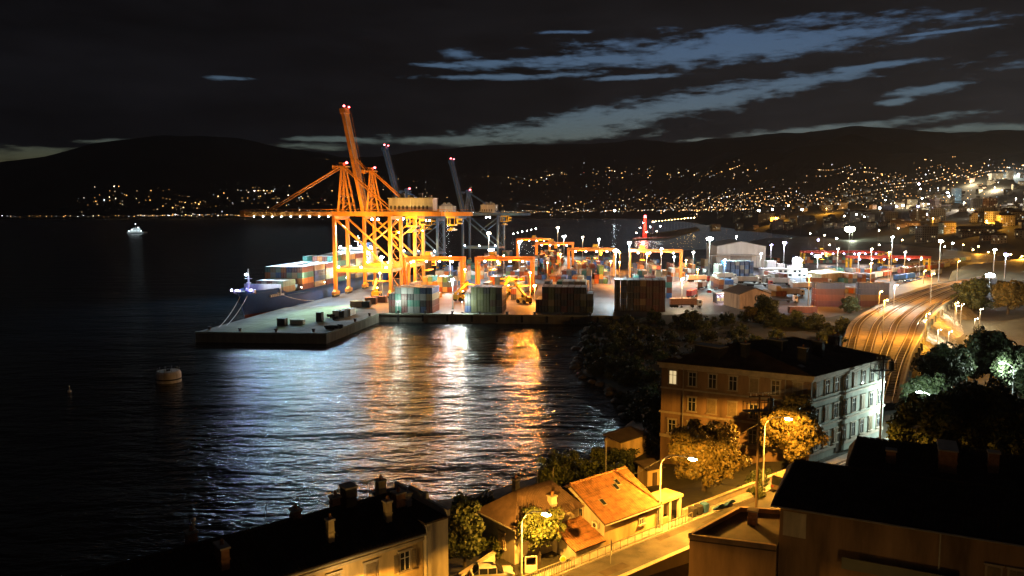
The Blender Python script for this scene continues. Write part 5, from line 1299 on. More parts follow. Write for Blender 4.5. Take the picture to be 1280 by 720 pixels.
# ---- long ochre building at the bottom
H3 = thing('long_street_house', 'long ochre house with black roof and many chimneys along the water', 'apartment building')
m = MB(); m.prism([S(-48, .5)[:2], S(-21.1, .5)[:2], S(-21.1, 9.6)[:2], S(-48, 9.6)[:2]], 4, 16.4, K['plaster']); m.build('wall', H3)
a, b, c, d, e, f = S(-48.5, -.1, 16.35), S(-21.0, -.1, 16.35), S(-21.0, 5, 18.3), S(-48.5, 5, 18.3), S(-48.5, 10.2, 16.3), S(-21.0, 10.2, 16.3)
m = MB(); up = Vector((0, 0, .2)); m.hexa([a, b, c, d, a + up, b + up, c + up, d + up], K['tiledark']); m.hexa([e, d, c, f, e + up, d + up, c + up, f + up], K['tiledark'])
r3 = m.build('roof', H3); m = MB(); tiled_slope(m, a + up * 1.2, b + up * 1.2, c + up * 1.2, d + up * 1.2, K['tiledark'], .32, .08); tag(m.build('roof_tiles', r3), kind='stuff'); ridge_tiles(r3, d + up * 1.4, c + up * 1.4, K['tiledark'], .5)
gutter(H3, a + Vector((0, 0, .05)), b + Vector((0, 0, .05)))
MB().box(0, 27.2, -.12, .02, 0, .22, K['stone']).build('cornice', H3).location = S(-48.2, .48, 15.7); bpy.data.objects['cornice'].rotation_euler = bpy.data.objects['cornice'].rotation_euler
for o in H3.children:
    if o.name.startswith('cornice'): o.rotation_euler = (0, 0, RANG)
facade(H3, S(-44, .49), S(-21.3, .49), (13.6, 9.9), 7, .95, 1.55, lambda r, c: 'closed' if (c + r) % 3 else 'half', m0=.5)
for (s, t, w, l, h, mm) in ((-29.0, 1.8, .5, .5, 1.9, 'plaster'), (-23.5, 2.2, .55, .55, 1.8, 'plaster'), (-37.3, 2.6, .6, 1.5, 1.5, 'brick'), (-38.6, 5.6, .7, .7, 1.0, 'brick'), (-30.4, 5.2, .7, .7, .8, 'brick'), (-26.8, 5.4, .7, .7, 1.0, 'brick'), (-25.6, 5.2, 1.0, 1.2, 1.7, 'dark'), (-21.6, 3.6, .9, .9, 1.2, 'brick'), (-22.3, 5.5, .7, .7, 1.4, 'plaster')):
    chimney(r3, S(s, t, 16.5 + (1.9 * min(1, t / 5))), w, l, h, m=mm, pots=0 if mm == 'dark' else 1)
cw = MB(); cw.tube([S(-38.4, 5.6, 19.4), S(-38.4, 5.6, 20.2)], .12, K['steel'], 8); cw.ball(S(-38.4, 5.6, 20.3), .22, K['steel']); cw.build('chimney_cowl', r3)
# pale end bay with parapets
H4 = thing('pale_end_house', 'narrow pale house end with stepped parapet beside the long ochre house', 'house')
m = MB(); m.prism([S(-21.0, .15)[:2], S(-18.7, .15)[:2], S(-18.7, 9)[:2], S(-21.0, 9)[:2]], 4, 17.2, K['plasterw']); m.build('wall', H4)
m = MB(); m.prism([S(-21.2, -.05)[:2], S(-18.5, -.05)[:2], S(-18.5, 9.2)[:2], S(-21.2, 9.2)[:2]], 17.2, 17.36, K['tiledark'], bottom=True); m.build('roof', H4)
for (ta, tb, h) in ((.0, 3.4, .55), (3.4, 3.8, 1.1), (3.8, 6.5, .9), (6.5, 9, .6)):
    m = MB(); m.prism([S(-18.85, ta + .01)[:2], S(-18.55, ta + .01)[:2], S(-18.55, tb)[:2], S(-18.85, tb)[:2]], 17.361, 17.36 + h, K['plasterw']); m.build('parapet', H4)
chimney(H4, S(-20.4, 4.4, 17.4), .8, .8, 1.1, pots=0, m='plasterw'); downpipe(H4, S(-21.05, -.1, 17.0), 8)

# ---- dark house in front on the right
ea, eb = Vector((.895, -.445, 0)), Vector((.445, .895, 0)); E1 = Vector((23.1, 65.4, 0)); EA = math.atan2(-.445, .895)
def Q(a, b, z=0.0): return E1 + ea * a + eb * b + Vector((0, 0, z))
H5 = thing('dark_roofed_house', 'large unlit house with black double roof and plain dim wall, nearest the camera', 'house')
m = MB(); m.prism([Q(.4, .5)[:2], Q(36, .5)[:2], Q(36, 12)[:2], Q(5.5, 12)[:2], Q(5.5, 11)[:2], Q(.4, 11)[:2]], 3, 17.9, K['plasterr']); m.build('wall', H5)
def gable(name, parent, a0, a1, b0, b1, b2, z0, z1, m_, hip=0):
    mm = MB(); P = [Q(a0, b0, z0), Q(a1, b0, z0), Q(a1, b1, z1), Q(a0 + hip, b1, z1), Q(a0, b2, z0), Q(a1, b2, z0)]; up = Vector((0, 0, .18))
    mm.hexa([P[0], P[1], P[2], P[3]] + [p + up for p in (P[0], P[1], P[2], P[3])], m_); mm.hexa([P[4], P[3], P[2], P[5]] + [p + up for p in (P[4], P[3], P[2], P[5])], m_)
    mm.poly([P[0] + up, P[3] + up, P[4] + up], m_); mm.poly([P[0], P[4], P[3]], m_)
    o = mm.build(name, parent); t = MB(); tiled_slope(t, P[0] + up * 1.1, P[1] + up * 1.1, P[2] + up * 1.1, P[3] + up * 1.1, m_, .34, .08); tag(t.build('roof_tiles', o), kind='stuff')
    ridge_tiles(o, P[3] + up * 1.2, P[2] + up * 1.2, m_, .55); return o
ra_ = gable('roof', H5, -.3, 36, -.2, 5.6, 11.2, 18.0, 20.35, K['tiledark'], 1.2)
m = MB(); m.prism([Q(5.4, 6.2)[:2], Q(36, 6.2)[:2], Q(36, 14)[:2], Q(5.4, 14)[:2]], 17.5, 19.8, K['plaster']); m.build('upper_wall', H5)
rb_ = gable('upper_roof', H5, 5.2, 36, 5.7, 10.6, 15, 19.8, 21.9, K['tiledark'], .8)
for (a, b, z, w, l, h) in ((9, 8, 20.4, .8, .8, 1.6), (13.5, 9, 20.8, 1.4, 3.4, 1.9), (17, 8.4, 20.5, .8, .8, 2.3), (24, 8.2, 20.4, 3.6, 1.2, 1.8), (30, 9, 20.9, .8, .8, 1.6)): chimney(rb_, Q(a, b, z), w, l, h, EA, 'brick', pots=0)
gutter(H5, Q(-.3, -.3, 18.05), Q(36, -.3, 18.05)); downpipe(H5, Q(12.8, .3, 17.9), 4)
wp = MB(); wp.box(0, 1.9, -.06, .02, 0, 2.2, K['plasterw']); o = wp.build('blind_window', H5); o.location = Q(.7, .5, 15.3); o.rotation_euler = (0, 0, EA)
for a in (16.6, 18.1): window(H5, Q(a, .49, 14.2), EA, .9, 1.5, 'closed')
for a in (23, 27, 31): window(H5, Q(a, .49, 14.2), EA, .9, 1.5)
m = MB(); m.box(0, 8.5, -1.1, 0, 0, .16, K['concrete']); m.box(0, 8.5, -1.1, -1.0, .16, 1.0, K['concrete']); o = m.build('balcony', H5); o.location = Q(5.6, .5, 13.7); o.rotation_euler = (0, 0, EA)
H6 = thing('dark_terrace_annex', 'low unlit flat roofed annex left of the dark house', 'annex')
AX = [G(862, 668, 14.6), Q(.3, -.4), Q(.3, 8.5), G(925, 634, 14.6)]; AX = [Vector((p.x, p.y, 0)) for p in AX]
m = MB(); m.prism([p[:2] for p in AX], 2, 14.0, K['plasterr']); m.build('wall', H6)
m = MB(); m.prism([p[:2] for p in AX], 14.0, 14.2, K['tiledark'], bottom=True); m.build('roof', H6)
for k in range(4):
    a, b = AX[k], AX[(k + 1) % 4]
    if k == 1: continue
    MB().bar((a.x, a.y, 14.42), (b.x, b.y, 14.42), .3, .44, K['plasterr']).build('parapet', H6)
chimney(H6, Q(-2.5, 4.5, 14.3), .8, .8, 1.2, EA, pots=0)

# ---- street furniture
def curved_lamp(label, p, h, rz, reach=2.9, power=2600, m=L_SOD, col=C_SOD, name='street_lamp', group='curved sodium street lamps', cone=174):
    t = thing(name, label, 'street lamp', p, rz, group)
    pts = [(0, 0, 0), (0, 0, h - 1.7)] + [(1.7 * (1 - math.cos(a)), 0, h - 1.7 + 1.7 * math.sin(a)) for a in [math.pi / 2 * k / 6 for k in range(1, 7)]] + [(reach, 0, h + .05)]
    MB().tube(pts, [.11, .09] + [.065] * 7, K['white'], 8).build('pole', t)
    MB().cyl((0, 0), .2, 0, .9, K['steel'], 8, .13).build('base', t)
    hd = MB(); hd.hexa([(reach - .1, -.17, h - .04), (reach + .85, -.2, h - .02), (reach + .85, .2, h - .02), (reach - .1, .17, h - .04), (reach, -.1, h + .14), (reach + .7, -.12, h + .17), (reach + .7, .12, h + .17), (reach, .1, h + .14)], K['steel']); hd.build('lamp_head', t)
    o = bulb(t, (reach + .42, 0, h - .1), .26, L_SODS if m is L_SOD else m); o.scale = (.5, .3, .2)
    light(t, (reach + .42, 0, h - .3), power, col, .15, 'SPOT' if cone else 'POINT', (0, 0, -1), cone)
    return t
LZ = -.44
curved_lamp('curved street lamp beside the tiled house, middle of the three', S(9.9, .3, 8.6), 8.6, LZ - .1, 3.2, 42000)
curved_lamp('curved street lamp before the round orange tree, farthest of the three', S(30.2, .3, 8.6), 9.4, LZ, 2.4, 33000)
curved_lamp('curved street lamp among the garden trees, nearest of the three', S(-10.2, .3, 8.6), 7.2, LZ, 2.1, 24000)
curved_lamp('assumed curved street lamp below the long ochre house, just past the picture edge', S(-31.0, -.4, 8.6), 6.6, LZ, 2.0, 10000, cone=172)  # assumed lamp out of view, added for the light on the ochre facade
curved_lamp('white street lamp half hidden by the dark trees past the corner tenement', S(69, -4.4, 8.5), 7.6, math.pi - .3, 1.6, 19000, L_COOL, (.80, 1, .90), 'street_lamp', 'white street lamps', None)
curved_lamp('white street lamp at the far end of the street behind the dark trees', S(100, -5.4, 8.5), 8.5, math.pi - .3, 1.6, 5500, L_COOL, (.85, 1, .95), 'street_lamp', 'white street lamps', None)
curved_lamp('dim assumed street lamp, out of view in the lane below the dark house', Vector((24, 44, 5.4)), 6.0, .6, 1.6, 75, cone=None)  # assumed lamp out of view, added to light the dark house wall

def utility_pole(label, p, h, rz):
    t = thing('utility_pole', label, 'utility pole', p, rz, 'utility poles with platforms')
    MB().tube([(0, 0, 0), (0, 0, h)], [.17, .12], K['wood'], 8).build('pole', t)
    pf = MB(); pf.box(-1.9, 1.9, -.5, .5, h - 1.9, h - 1.8, K['dark'])
    for x in (-1.8, -.9, 0, .9, 1.8): pf.bar((x, -.48, h - 1.8), (x, -.48, h - .8), .06, .06, K['dark']); pf.bar((x, .48, h - 1.8), (x, .48, h - .8), .06, .06, K['dark'])
    pf.bar((-1.9, -.48, h - .8), (1.9, -.48, h - .8), .06, .06, K['dark']); pf.bar((-1.9, .48, h - .8), (1.9, .48, h - .8), .06, .06, K['dark'])
    pf.bar((-1.7, 0, h - 1.95), (0, 0, h - 3), .08, .08, K['dark']); pf.bar((1.7, 0, h - 1.95), (0, 0, h - 3), .08, .08, K['dark']); pf.build('platform', t)
    ca = MB(); ca.box(-1.3, 1.3, -.06, .06, h - .25, h - .1, K['wood']); ca.build('crossarm', t)
    for x in (-1.1, -.4, .4, 1.1): MB().cyl((x, 0), .07, h - .1, h + .2, K['white'], 8).build('insulator', t)
    tx = MB(); tx.cyl((1.4, 0), .36, h - 1.8, h - .5, K['dark'], 12); tx.cyl((1.4, 0), .12, h - .5, h - .2, K['dark'], 8); tx.build('transformer', t)
    return t
UP = [(G(945, 640, 8.2), 14.2, 0.15), (S(60.5, -.4, 8.5), 13.4, .2)]
utility_pole('wooden utility pole with platform before the orange lit facade', UP[0][0], UP[0][1], UP[0][2])
utility_pole('wooden utility pole with platform at the end of the pale facade', UP[1][0], UP[1][1], UP[1][2])
for k, off in enumerate((-1.1, -.4, .4, 1.1)):
    a = UP[0][0] + Vector((off, 0, UP[0][1] + .15)); b = UP[1][0] + Vector((off, 0, UP[1][1] + .15))
    tag(MB().tube([a.lerp(b, q / 10) - Vector((0, 0, 1.1 * 4 * (q / 10) * (1 - q / 10))) for q in range(11)], .022, K['dark'], 4).build('overhead_wire'), f'thin overhead wire between the two utility poles, {ORD[k]} of four', 'wire', 'overhead wires')

# walls, fences and railings along the street
def low_wall(label, s_a, s_b, t, z0, h, th=.35, m='stone', group='low walls along the street'):
    w = thing('low_wall', label, 'wall', S(s_a, t, 0), RANG, group); L_ = s_b - s_a
    MB().box(0, L_, -th / 2, th / 2, z0, z0 + h, K[m]).build('body', w)
    n = max(1, int(L_ / 1.1))
    me = MB().box(.01, L_ / n - .02, -th / 2 - .05, th / 2 + .05, 0, .1, K['stone']).mesh('coping_stone')
    for k in range(n): link('coping_stone', me, w, (L_ * k / n, 0, z0 + h + uni(0, .01)))
low_wall('low rubble wall between the porch and the parked van', 14.6, 29.5, .7, 8.0, 1.35)
low_wall('low wall below the round orange tree', 31, 40, .9, 8.0, 1.3)
low_wall('street parapet on the dark side opposite the tiled house', -12, 13.2, -5.85, 5, 4.15, .4, 'concrete')
low_wall('street parapet farther on beside the blue tarpaulin', 13.6, 33, -5.85, 5, 4.05, .4, 'concrete')
def railing(label, s_a, s_b, t, z, h=1.0, step=.5, group='street railings'):
    w = thing('railing', label, 'railing', S(s_a, t, z), RANG, group); L_ = s_b - s_a
    MB().bar((0, 0, h), (L_, 0, h), .09, .07, K['fence']).build('top_rail', w); MB().bar((0, 0, .15), (L_, 0, .15), .05, .05, K['fence']).build('bottom_rail', w)
    n = int(L_ / step); me = MB().box(-.025, .025, -.025, .025, 0, h, K['fence']).mesh('baluster')
    for k in range(n + 1): link('baluster', me, w, (L_ * k / n, 0, 0))
railing('long pale handrail at the foot of the tiled house', -3.2, 9.2, -.75, 8.62, .95, 1.1)
railing('close barred railing by the round sign', -11.5, -4.2, -.75, 8.62, 1.15, .22)
railing('thin railing before the open porch', 10.2, 14.4, -.75, 8.62, .95, .6)
rs = thing('round_sign', 'round yellow lit road sign on a thin post by the railing', 'road sign', S(-6.6, -1.6, 8.5), RANG - .5)
MB().tube([(0, 0, 0), (0, 0, 2.3)], .035, K['steel'], 6).build('post', rs)
m = MB(); m.tube([(0, -.06, 2.0), (0, -.03, 2.0)], .33, K['white'], 20); m.build('disc', rs); m = MB(); m.tube([(0, -.075, 2.0), (0, -.061, 2.0)], .24, K['yellow'], 20); m.build('face', rs)
ps = thing('edge_on_sign', 'narrow dark sign board seen edge on above a small pale plate', 'road sign', S(-.6, -2.2, 8.5), RANG + .9)
MB().tube([(0, 0, 0), (0, 0, 2.4)], .04, K['steel'], 6).build('post', ps); MB().box(-.3, .3, -.09, -.05, 1.4, 2.4, K['dark']).build('board', ps); MB().box(-.16, .16, -.1, -.05, .9, 1.25, K['white']).build('plate', ps)
gfz = thing('white_gate_frame', 'white framed gate panel in front of the small tree', 'gate', G(656, 716, 8.4), .1)
for (x0, x1, z0, z1) in ((0, .12, 0, 1.7), (1.1, 1.22, 0, 1.7), (.12, 1.1, 1.58, 1.7), (.12, 1.1, .0, .75)): MB().box(x0, x1, -.05, .05, z0, z1, K['white']).build('panel' if z1 < 1 else 'frame', gfz)
bw = thing('garden_wall', 'pale sloping garden wall beside the parked silver car', 'wall', G(575, 730, 8.0), .7); m = MB(); m.hexa([(0, -.2, 0), (4.2, -.2, 0), (4.2, .2, 0), (0, .2, 0), (0, -.2, .9), (4.2, -.2, 1.9), (4.2, .2, 1.9), (0, .2, .9)], K['plasterw']); m.build('body', bw); m = MB(); m.hexa([(0, -.26, .905), (4.2, -.26, 1.905), (4.2, .26, 1.905), (0, .26, .905), (0, -.26, 1.0), (4.2, -.26, 2.0), (4.2, .26, 2.0), (0, .26, 1.0)], K['stone']); m.build('coping', bw)
car('silver car with dark windows parked among the garden trees', G(614, 724, 8.3), .15, (.5, .5, .5))
car('brown van parked by the rubble wall under the lamp', S(32.5, -1.9, 8.5), RANG, (.20, .15, .10), 'van')
car('pale car parked behind the brown van under the round tree', S(37.5, -1.9, 8.5), RANG, (.5, .46, .38))
car('white car at the far end of the pale facade', S(70.5, -1.9, 8.5), RANG, (.6, .6, .6))
car('grey car beyond the white one at the street end', S(77, -1.9, 8.5), RANG, (.25, .26, .28))
car('pale car below the dark trees, just past the utility pole', S(84, -1.9, 8.5), RANG, (.55, .5, .48))
tp = thing('blue_tarpaulin', 'blue tarpaulin draped beyond the parapet beside the dark roof', 'tarpaulin', G(898, 640, 8.6), .7); m = MB()
for i in range(8):
    for j in range(3):
        z = lambda a, b: .6 + .25 * math.sin(a * 1.3) - .3 * b
        m.poly([(i * .45, j * .4, z(i, j)), (i * .45 + .45, j * .4, z(i + 1, j)), (i * .45 + .45, j * .4 + .4, z(i + 1, j + 1)), (i * .45, j * .4 + .4, z(i, j + 1))], K['blueP'])
m.build('sheet', tp)
# huts near the shore
for (px, py, z, w, l, h, rz, lab) in ((782, 576, 4.2, 6.5, 3.2, 4.0, .75, 'small pale flat roofed hut above the shore'), (812, 604, 5.5, 2.6, 2.2, 2.4, .5, 'tiny pale shed behind the tiled house')):
    t = thing('shore_hut', lab, 'hut', G(px, py, z), rz, 'huts above the shore')
    MB().box(-w / 2, w / 2, -l / 2, l / 2, -2, h, K['plaster']).build('wall', t)
    m = MB(); m.hexa([(-w / 2 - .3, -l / 2 - .3, h), (w / 2 + .3, -l / 2 - .3, h), (w / 2 + .3, l / 2 + .3, h + .5), (-w / 2 - .3, l / 2 + .3, h + .5), (-w / 2 - .3, -l / 2 - .3, h + .15), (w / 2 + .3, -l / 2 - .3, h + .15), (w / 2 + .3, l / 2 + .3, h + .65), (-w / 2 - .3, l / 2 + .3, h + .65)], K['tiledark']); m.build('roof', t)
    MB().box(-.4, .4, -l / 2 - .05, -l / 2, 0, 1.9, K['wood']).build('door', t)
for k, (px, py, h) in enumerate(((757, 612, 6.5), (691, 640, 5.5))):
    t = thing('thin_mast', f'thin pale mast rising behind the roofs, {["by the huts", "above the hipped roof"][k]}', 'mast', G(px, py, 8), 0); MB().tube([(0, 0, -1), (0, 0, h)], .05, K['steel'], 6).build('pole', t)

# ================================================================== TREES
def crown_mesh(rx, ry, rz, clumps, leaves, leaf, matl, seed, cr=1.0, shell=.55):
    r = random.Random(seed); m = MB(); i = m.mi(matl)
    for c in range(clumps):
        while True:
            v = Vector((r.uniform(-1, 1), r.uniform(-1, 1), r.uniform(-.8, 1)))
            if shell < v.length < 1: break
        v *= .84 + .55 * noise.noise((v.x * 1.9 + seed, v.y * 1.9, v.z * 1.9))
        cc = Vector((v.x * rx, v.y * ry, v.z * rz)); R_ = cr * r.uniform(.6, 1.25)
        for l in range(leaves):
            n = Vector((r.gauss(0, 1), r.gauss(0, 1), r.gauss(.25, 1))).normalized(); p = cc + n * R_ * r.uniform(.7, 1.05)
            n = (n + Vector((r.gauss(0, .5), r.gauss(0, .5), r.gauss(0, .5)))).normalized()
            a = n.orthogonal().normalized(); a.rotate(Matrix.Rotation(r.uniform(0, 6.28), 3, n)); b = n.cross(a); s = leaf * r.uniform(.6, 1.3)
            k = len(m.v); m.v += [tuple(p - a * s), tuple(p + b * s * .55), tuple(p + a * s), tuple(p - b * s * .55)]; m.f.append((k, k + 1, k + 2, k + 3)); m.m.append(i)
    return m.mesh('crown_leaves')
def trunk_mesh(h, r, spread, seed, nl=6):
    q = random.Random(seed); m = MB(); m.tube([(0, 0, -.6), (q.uniform(-.1, .1), q.uniform(-.1, .1), h * .5), (q.uniform(-.2, .2), q.uniform(-.2, .2), h)], [r * 1.25, r, r * .75], K['bark'], 8)
    for k in range(nl):
        a = k * 6.28 / nl + q.uniform(-.3, .3); e = Vector((math.cos(a) * spread, math.sin(a) * spread, h + spread * q.uniform(.6, 1.1)))
        m.tube([(0, 0, h * .9), (e.x * .45, e.y * .45, h + (e.z - h) * .6), e], [r * .55, r * .38, r * .12], K['bark'], 6)
    return m.mesh('trunk_limbs')
def tree(label, p, cm, tm, zc, sc=1.0, rz=0, name='tree', group=None, cat='tree'):
    t = thing(name, label, cat, p, rz, group); o = link('crown', cm, t, (0, 0, zc)); link('trunk', tm, t); t.scale = (sc, sc, sc); return t
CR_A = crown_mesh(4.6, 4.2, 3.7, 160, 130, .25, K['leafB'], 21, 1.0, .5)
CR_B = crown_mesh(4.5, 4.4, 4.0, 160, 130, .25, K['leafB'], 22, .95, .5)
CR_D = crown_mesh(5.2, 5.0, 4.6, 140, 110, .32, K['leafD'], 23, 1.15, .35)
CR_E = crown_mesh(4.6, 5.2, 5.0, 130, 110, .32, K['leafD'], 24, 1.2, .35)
CR_S = crown_mesh(2.1, 2.0, 1.9, 60, 80, .17, K['leafA'], 25, .55, .3)
CR_C = crown_mesh(1.5, 1.5, 3.0, 70, 70, .2, K['leafD'], 26, .6, .2)
SHR = [crown_mesh(2.2, 2.0, 1.3, 34, 48, .26, K['leafD'], 31, .75, .2), crown_mesh(2.6, 2.2, 1.6, 38, 48, .28, K['leafD'], 32, .8, .2), crown_mesh(1.8, 2.2, 1.8, 34, 48, .26, K['leafA'], 33, .7, .2)]
TRK, TRS, TRW = trunk_mesh(4.0, .28, 2.6, 5), trunk_mesh(1.6, .12, 1.2, 6), trunk_mesh(.5, .08, .9, 7, 5)
def at_ground(px, py, z): p = G(px, py, z); p.z = ground_h(p.x, p.y); return p
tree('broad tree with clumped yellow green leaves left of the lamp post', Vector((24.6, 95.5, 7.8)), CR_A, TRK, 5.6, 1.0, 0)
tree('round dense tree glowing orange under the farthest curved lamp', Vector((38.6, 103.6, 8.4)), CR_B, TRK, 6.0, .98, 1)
tree('small bushy street tree lit from the nearest curved lamp', Dp(674, 700, 74.5), CR_S, TRS, 3.1, 1.12, 0)
tree('black narrow tree beside the pale house end', Dp(582, 712, 75), CR_C, TRS, 3.6, 1.25, 2)
tree('dark shrub tree at the foot of the pale hipped house', Dp(625, 700, 77.5), CR_S, TRS, 2.0, .8, 1)
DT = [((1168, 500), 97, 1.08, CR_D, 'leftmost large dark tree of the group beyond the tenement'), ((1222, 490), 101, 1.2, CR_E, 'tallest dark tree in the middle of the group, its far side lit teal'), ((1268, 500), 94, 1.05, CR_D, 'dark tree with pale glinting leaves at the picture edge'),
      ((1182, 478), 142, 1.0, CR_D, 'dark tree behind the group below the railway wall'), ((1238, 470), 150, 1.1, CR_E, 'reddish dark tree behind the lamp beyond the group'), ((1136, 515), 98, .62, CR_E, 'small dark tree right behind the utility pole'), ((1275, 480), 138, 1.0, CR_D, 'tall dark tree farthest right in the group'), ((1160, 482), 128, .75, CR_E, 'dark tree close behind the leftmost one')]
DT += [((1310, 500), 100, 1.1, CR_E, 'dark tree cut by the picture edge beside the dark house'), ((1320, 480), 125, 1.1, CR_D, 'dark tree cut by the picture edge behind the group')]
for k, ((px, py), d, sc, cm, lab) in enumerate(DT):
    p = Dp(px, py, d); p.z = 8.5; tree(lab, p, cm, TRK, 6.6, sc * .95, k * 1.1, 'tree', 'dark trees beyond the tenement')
tree('olive tree lit yellow on the slope beyond the embankment end', Vector((203, 312, 3.6)), CR_A, TRK, 5.0, 1.5, 0)
tree('dark tree beside the yellow lit one on the right slope', Vector((192, 318, 3.2)), CR_E, TRK, 5.0, 1.45, 2)
tree('yellow green tree at the right picture edge above the rocks', Vector((212, 306, 4)), CR_B, TRK, 5.0, 1.5, 4)
tree('dark bush tree before the orange depot', G(958, 399, 4.5), CR_E, TRK, 4.6, .95, 0)
tree('small tree beside the dark bush tree, lit orange', G(938, 399, 4.5), CR_A, TRK, 4.4, .6, 2)
tree('small tree between the side-on container piles', G(1063, 392, 3.6), CR_D, TRK, 4.4, .75, 2)
sr = random.Random(9)
def scatter(n, quad, sc0, sc1, label, group, name='shrub'):
    for k in range(n):
        u, v = sr.random(), sr.random(); a, b, c, d = quad
        x = (a[0] * (1 - u) + b[0] * u) * (1 - v) + (d[0] * (1 - u) + c[0] * u) * v; y = (a[1] * (1 - u) + b[1] * u) * (1 - v) + (d[1] * (1 - u) + c[1] * u) * v
        z = ground_h(x, y)
        if z < .8: continue
        tree(label, Vector((x, y, z)), SHR[sr.randrange(3)], TRW, 1.2, sr.uniform(sc0, sc1), sr.uniform(0, 6), name, group, 'shrub')
scatter(95, ((26, 165), (75, 165), (92, 290), (34, 294)), .6, 1.3, 'dark green shrub on the unlit slope between the shore and the port', 'dark shrubs on the shore slope')
scatter(70, ((20, 200), (30, 200), (44, 296), (26, 285)), .45, .9, 'dark shrub overhanging the boulders of the shore', 'shrubs overhanging the shore')
scatter(40, ((24, 150), (34, 150), (30, 205), (20, 203)), .45, .9, 'dark shrub above the bend of the shore', 'shrubs above the shore bend')
scatter(26, ((24, 125), (34, 125), (40, 165), (26, 165)), .7, 1.3, 'dark shrub on the bank behind the tenement by the water', 'shrubs behind the tenement')
scatter(22, ((88, 255), (105, 262), (118, 296), (92, 298)), .7, 1.3, 'low shrub on the orange lit bank beside the depot', 'shrubs by the depot')
scatter(26, ((88, 205), (98, 215), (125, 275), (108, 280)), .6, 1.2, 'scrub bush along the port side of the railway', 'scrub beside the railway')
scatter(16, ((-2, 98), (14, 100), (22, 122), (8, 118)), .6, 1.1, 'dark shrub on the shore bank below the huts', 'shrubs below the huts')
scatter(8, ((-6, 84), (4, 88), (4, 96), (-8, 92)), .6, 1.0, 'dark garden shrub behind the hipped house', 'garden shrubs')
scatter(10, ((30, 90), (34, 101), (36, 104), (28, 94)), .3, .5, 'small shrub growing along the low street wall', 'street wall shrubs')
scatter(30, ((168, 225), (215, 255), (245, 318), (205, 300)), .8, 1.5, 'scrub bush in the dim lower yard right of the embankment', 'scrub in the lower yard')
ug = MB(); ugi = ug.mi(K['leafD']); ur = random.Random(77)
for k in range(420):
    u, v = ur.random(), ur.random(); x = 24 + (u * 46) + v * 14; y = 170 + v * 122; z0 = ground_h(x, y)
    if z0 < .7: continue
    R_ = ur.uniform(.5, 1.5)
    for l in range(26):
        n = Vector((ur.gauss(0, 1), ur.gauss(0, 1), abs(ur.gauss(0, .8)))).normalized(); p = Vector((x, y, z0)) + n * R_ * ur.uniform(.6, 1.1); a = n.orthogonal().normalized(); b = n.cross(a); s_ = ur.uniform(.14, .34)
        q = len(ug.v); ug.v += [tuple(p - a * s_), tuple(p + b * s_ * .6), tuple(p + a * s_), tuple(p - b * s_ * .6)]; ug.f.append((q, q + 1, q + 2, q + 3)); ug.m.append(ugi)
tag(ug.build('undergrowth'), 'low dark green undergrowth covering the slope between shore and port', None, None, 'stuff')
scatter(20, ((180, 250), (240, 300), (260, 330), (200, 300)), .9, 1.6, 'scrub bush on the rocky slope at the right', 'scrub on the rocky slope')

# ---- small things of the street and the roofs
def aerial(label, p, h, rz=0):
    t = thing('roof_aerial', label, 'aerial', p, rz, 'television aerials'); MB().tube([(0, 0, -.4), (0, 0, h)], .025, K['steel'], 5).build('mast', t)
    m = MB(); m.bar((-.7, 0, h - .1), (.7, 0, h - .1), .03, .03, K['steel'])
    for k in range(6): m.bar((-.6 + k * .24, -.28, h - .1), (-.6 + k * .24, .28, h - .1), .02, .02, K['steel'])
    m.build('antenna', t)
aerial('thin aerial on the long black roof near its chimneys', S(-33, 5, 18.4), 2.2, .4); aerial('thin aerial at the end of the long black roof', S(-23.8, 5, 18.4), 1.9, 1.0)
aerial('thin aerial on the upper black roof of the dark house', Q(11, 10.6, 21.9), 2.0, .7); aerial('second aerial on the upper black roof', Q(20, 10.6, 21.9), 1.7, 0)
aerial('aerial on the hipped roof behind the small tree', S(-2.5, 6.8, 14.6), 1.8, .3)
for k, (s, t) in enumerate(((-6, -3.2), (4, -2.2), (12, -3.6), (19, -2.4))):
    m = MB(); m.cyl((0, 0), .33, 0, .012, K['dark'], 16); o = m.build('manhole_cover'); o.location = S(s, t, 8.5); tag(o, f'round manhole cover in the street, {ORD[k]} from the bottom', 'manhole cover', 'manhole covers')
pt = MB()
for (s, t, a, b) in ((-3, -3.9, 3.5, 1.1), (7.5, -1.9, 5, .9), (15, -3.2, 2.2, 1.6), (22, -1.8, 4.5, .8), (30, -3.6, 3, 1.2)): strip(pt, s, s + a, t, t + b, 8.45, 8.503, K['tiledark'])
tag(pt.build('road_patch'), kind='structure')
for k, (s, t, c) in enumerate(((15.2, -.2, 'dark'), (16.3, -.2, 'dark'), (17.4, -.2, 'blueP'))):
    t_ = thing('wheeled_bin', f'{"blue" if c == "blueP" else "dark"} wheeled bin by the rubble wall, {ORD[k]} from the porch', 'bin', S(s, t, 8.62), RANG, 'wheeled bins')
    m = MB(); m.hexa([(-.3, -.3, .1), (.3, -.3, .1), (.3, .3, .1), (-.3, .3, .1), (-.38, -.38, 1.05), (.38, -.38, 1.05), (.38, .38, 1.05), (-.38, .38, 1.05)], K[c]); m.build('body', t_); MB().hexa([(-.4, -.4, 1.055), (.4, -.4, 1.055), (.4, .4, 1.055), (-.4, .4, 1.055), (-.38, -.38, 1.12), (.38, -.38, 1.12), (.38, .38, 1.2), (-.38, .38, 1.2)], K[c]).build('lid', t_)
    for x in (-.3, .3): MB().tube([(x - .04, .3, .12), (x + .04, .3, .12)], .12, K['rubber'], 8).build('wheel', t_)
LT = [S(-10.2, .3, 15.4), S(9.9, .3, 16.4), S(30.2, .3, 17.4)]
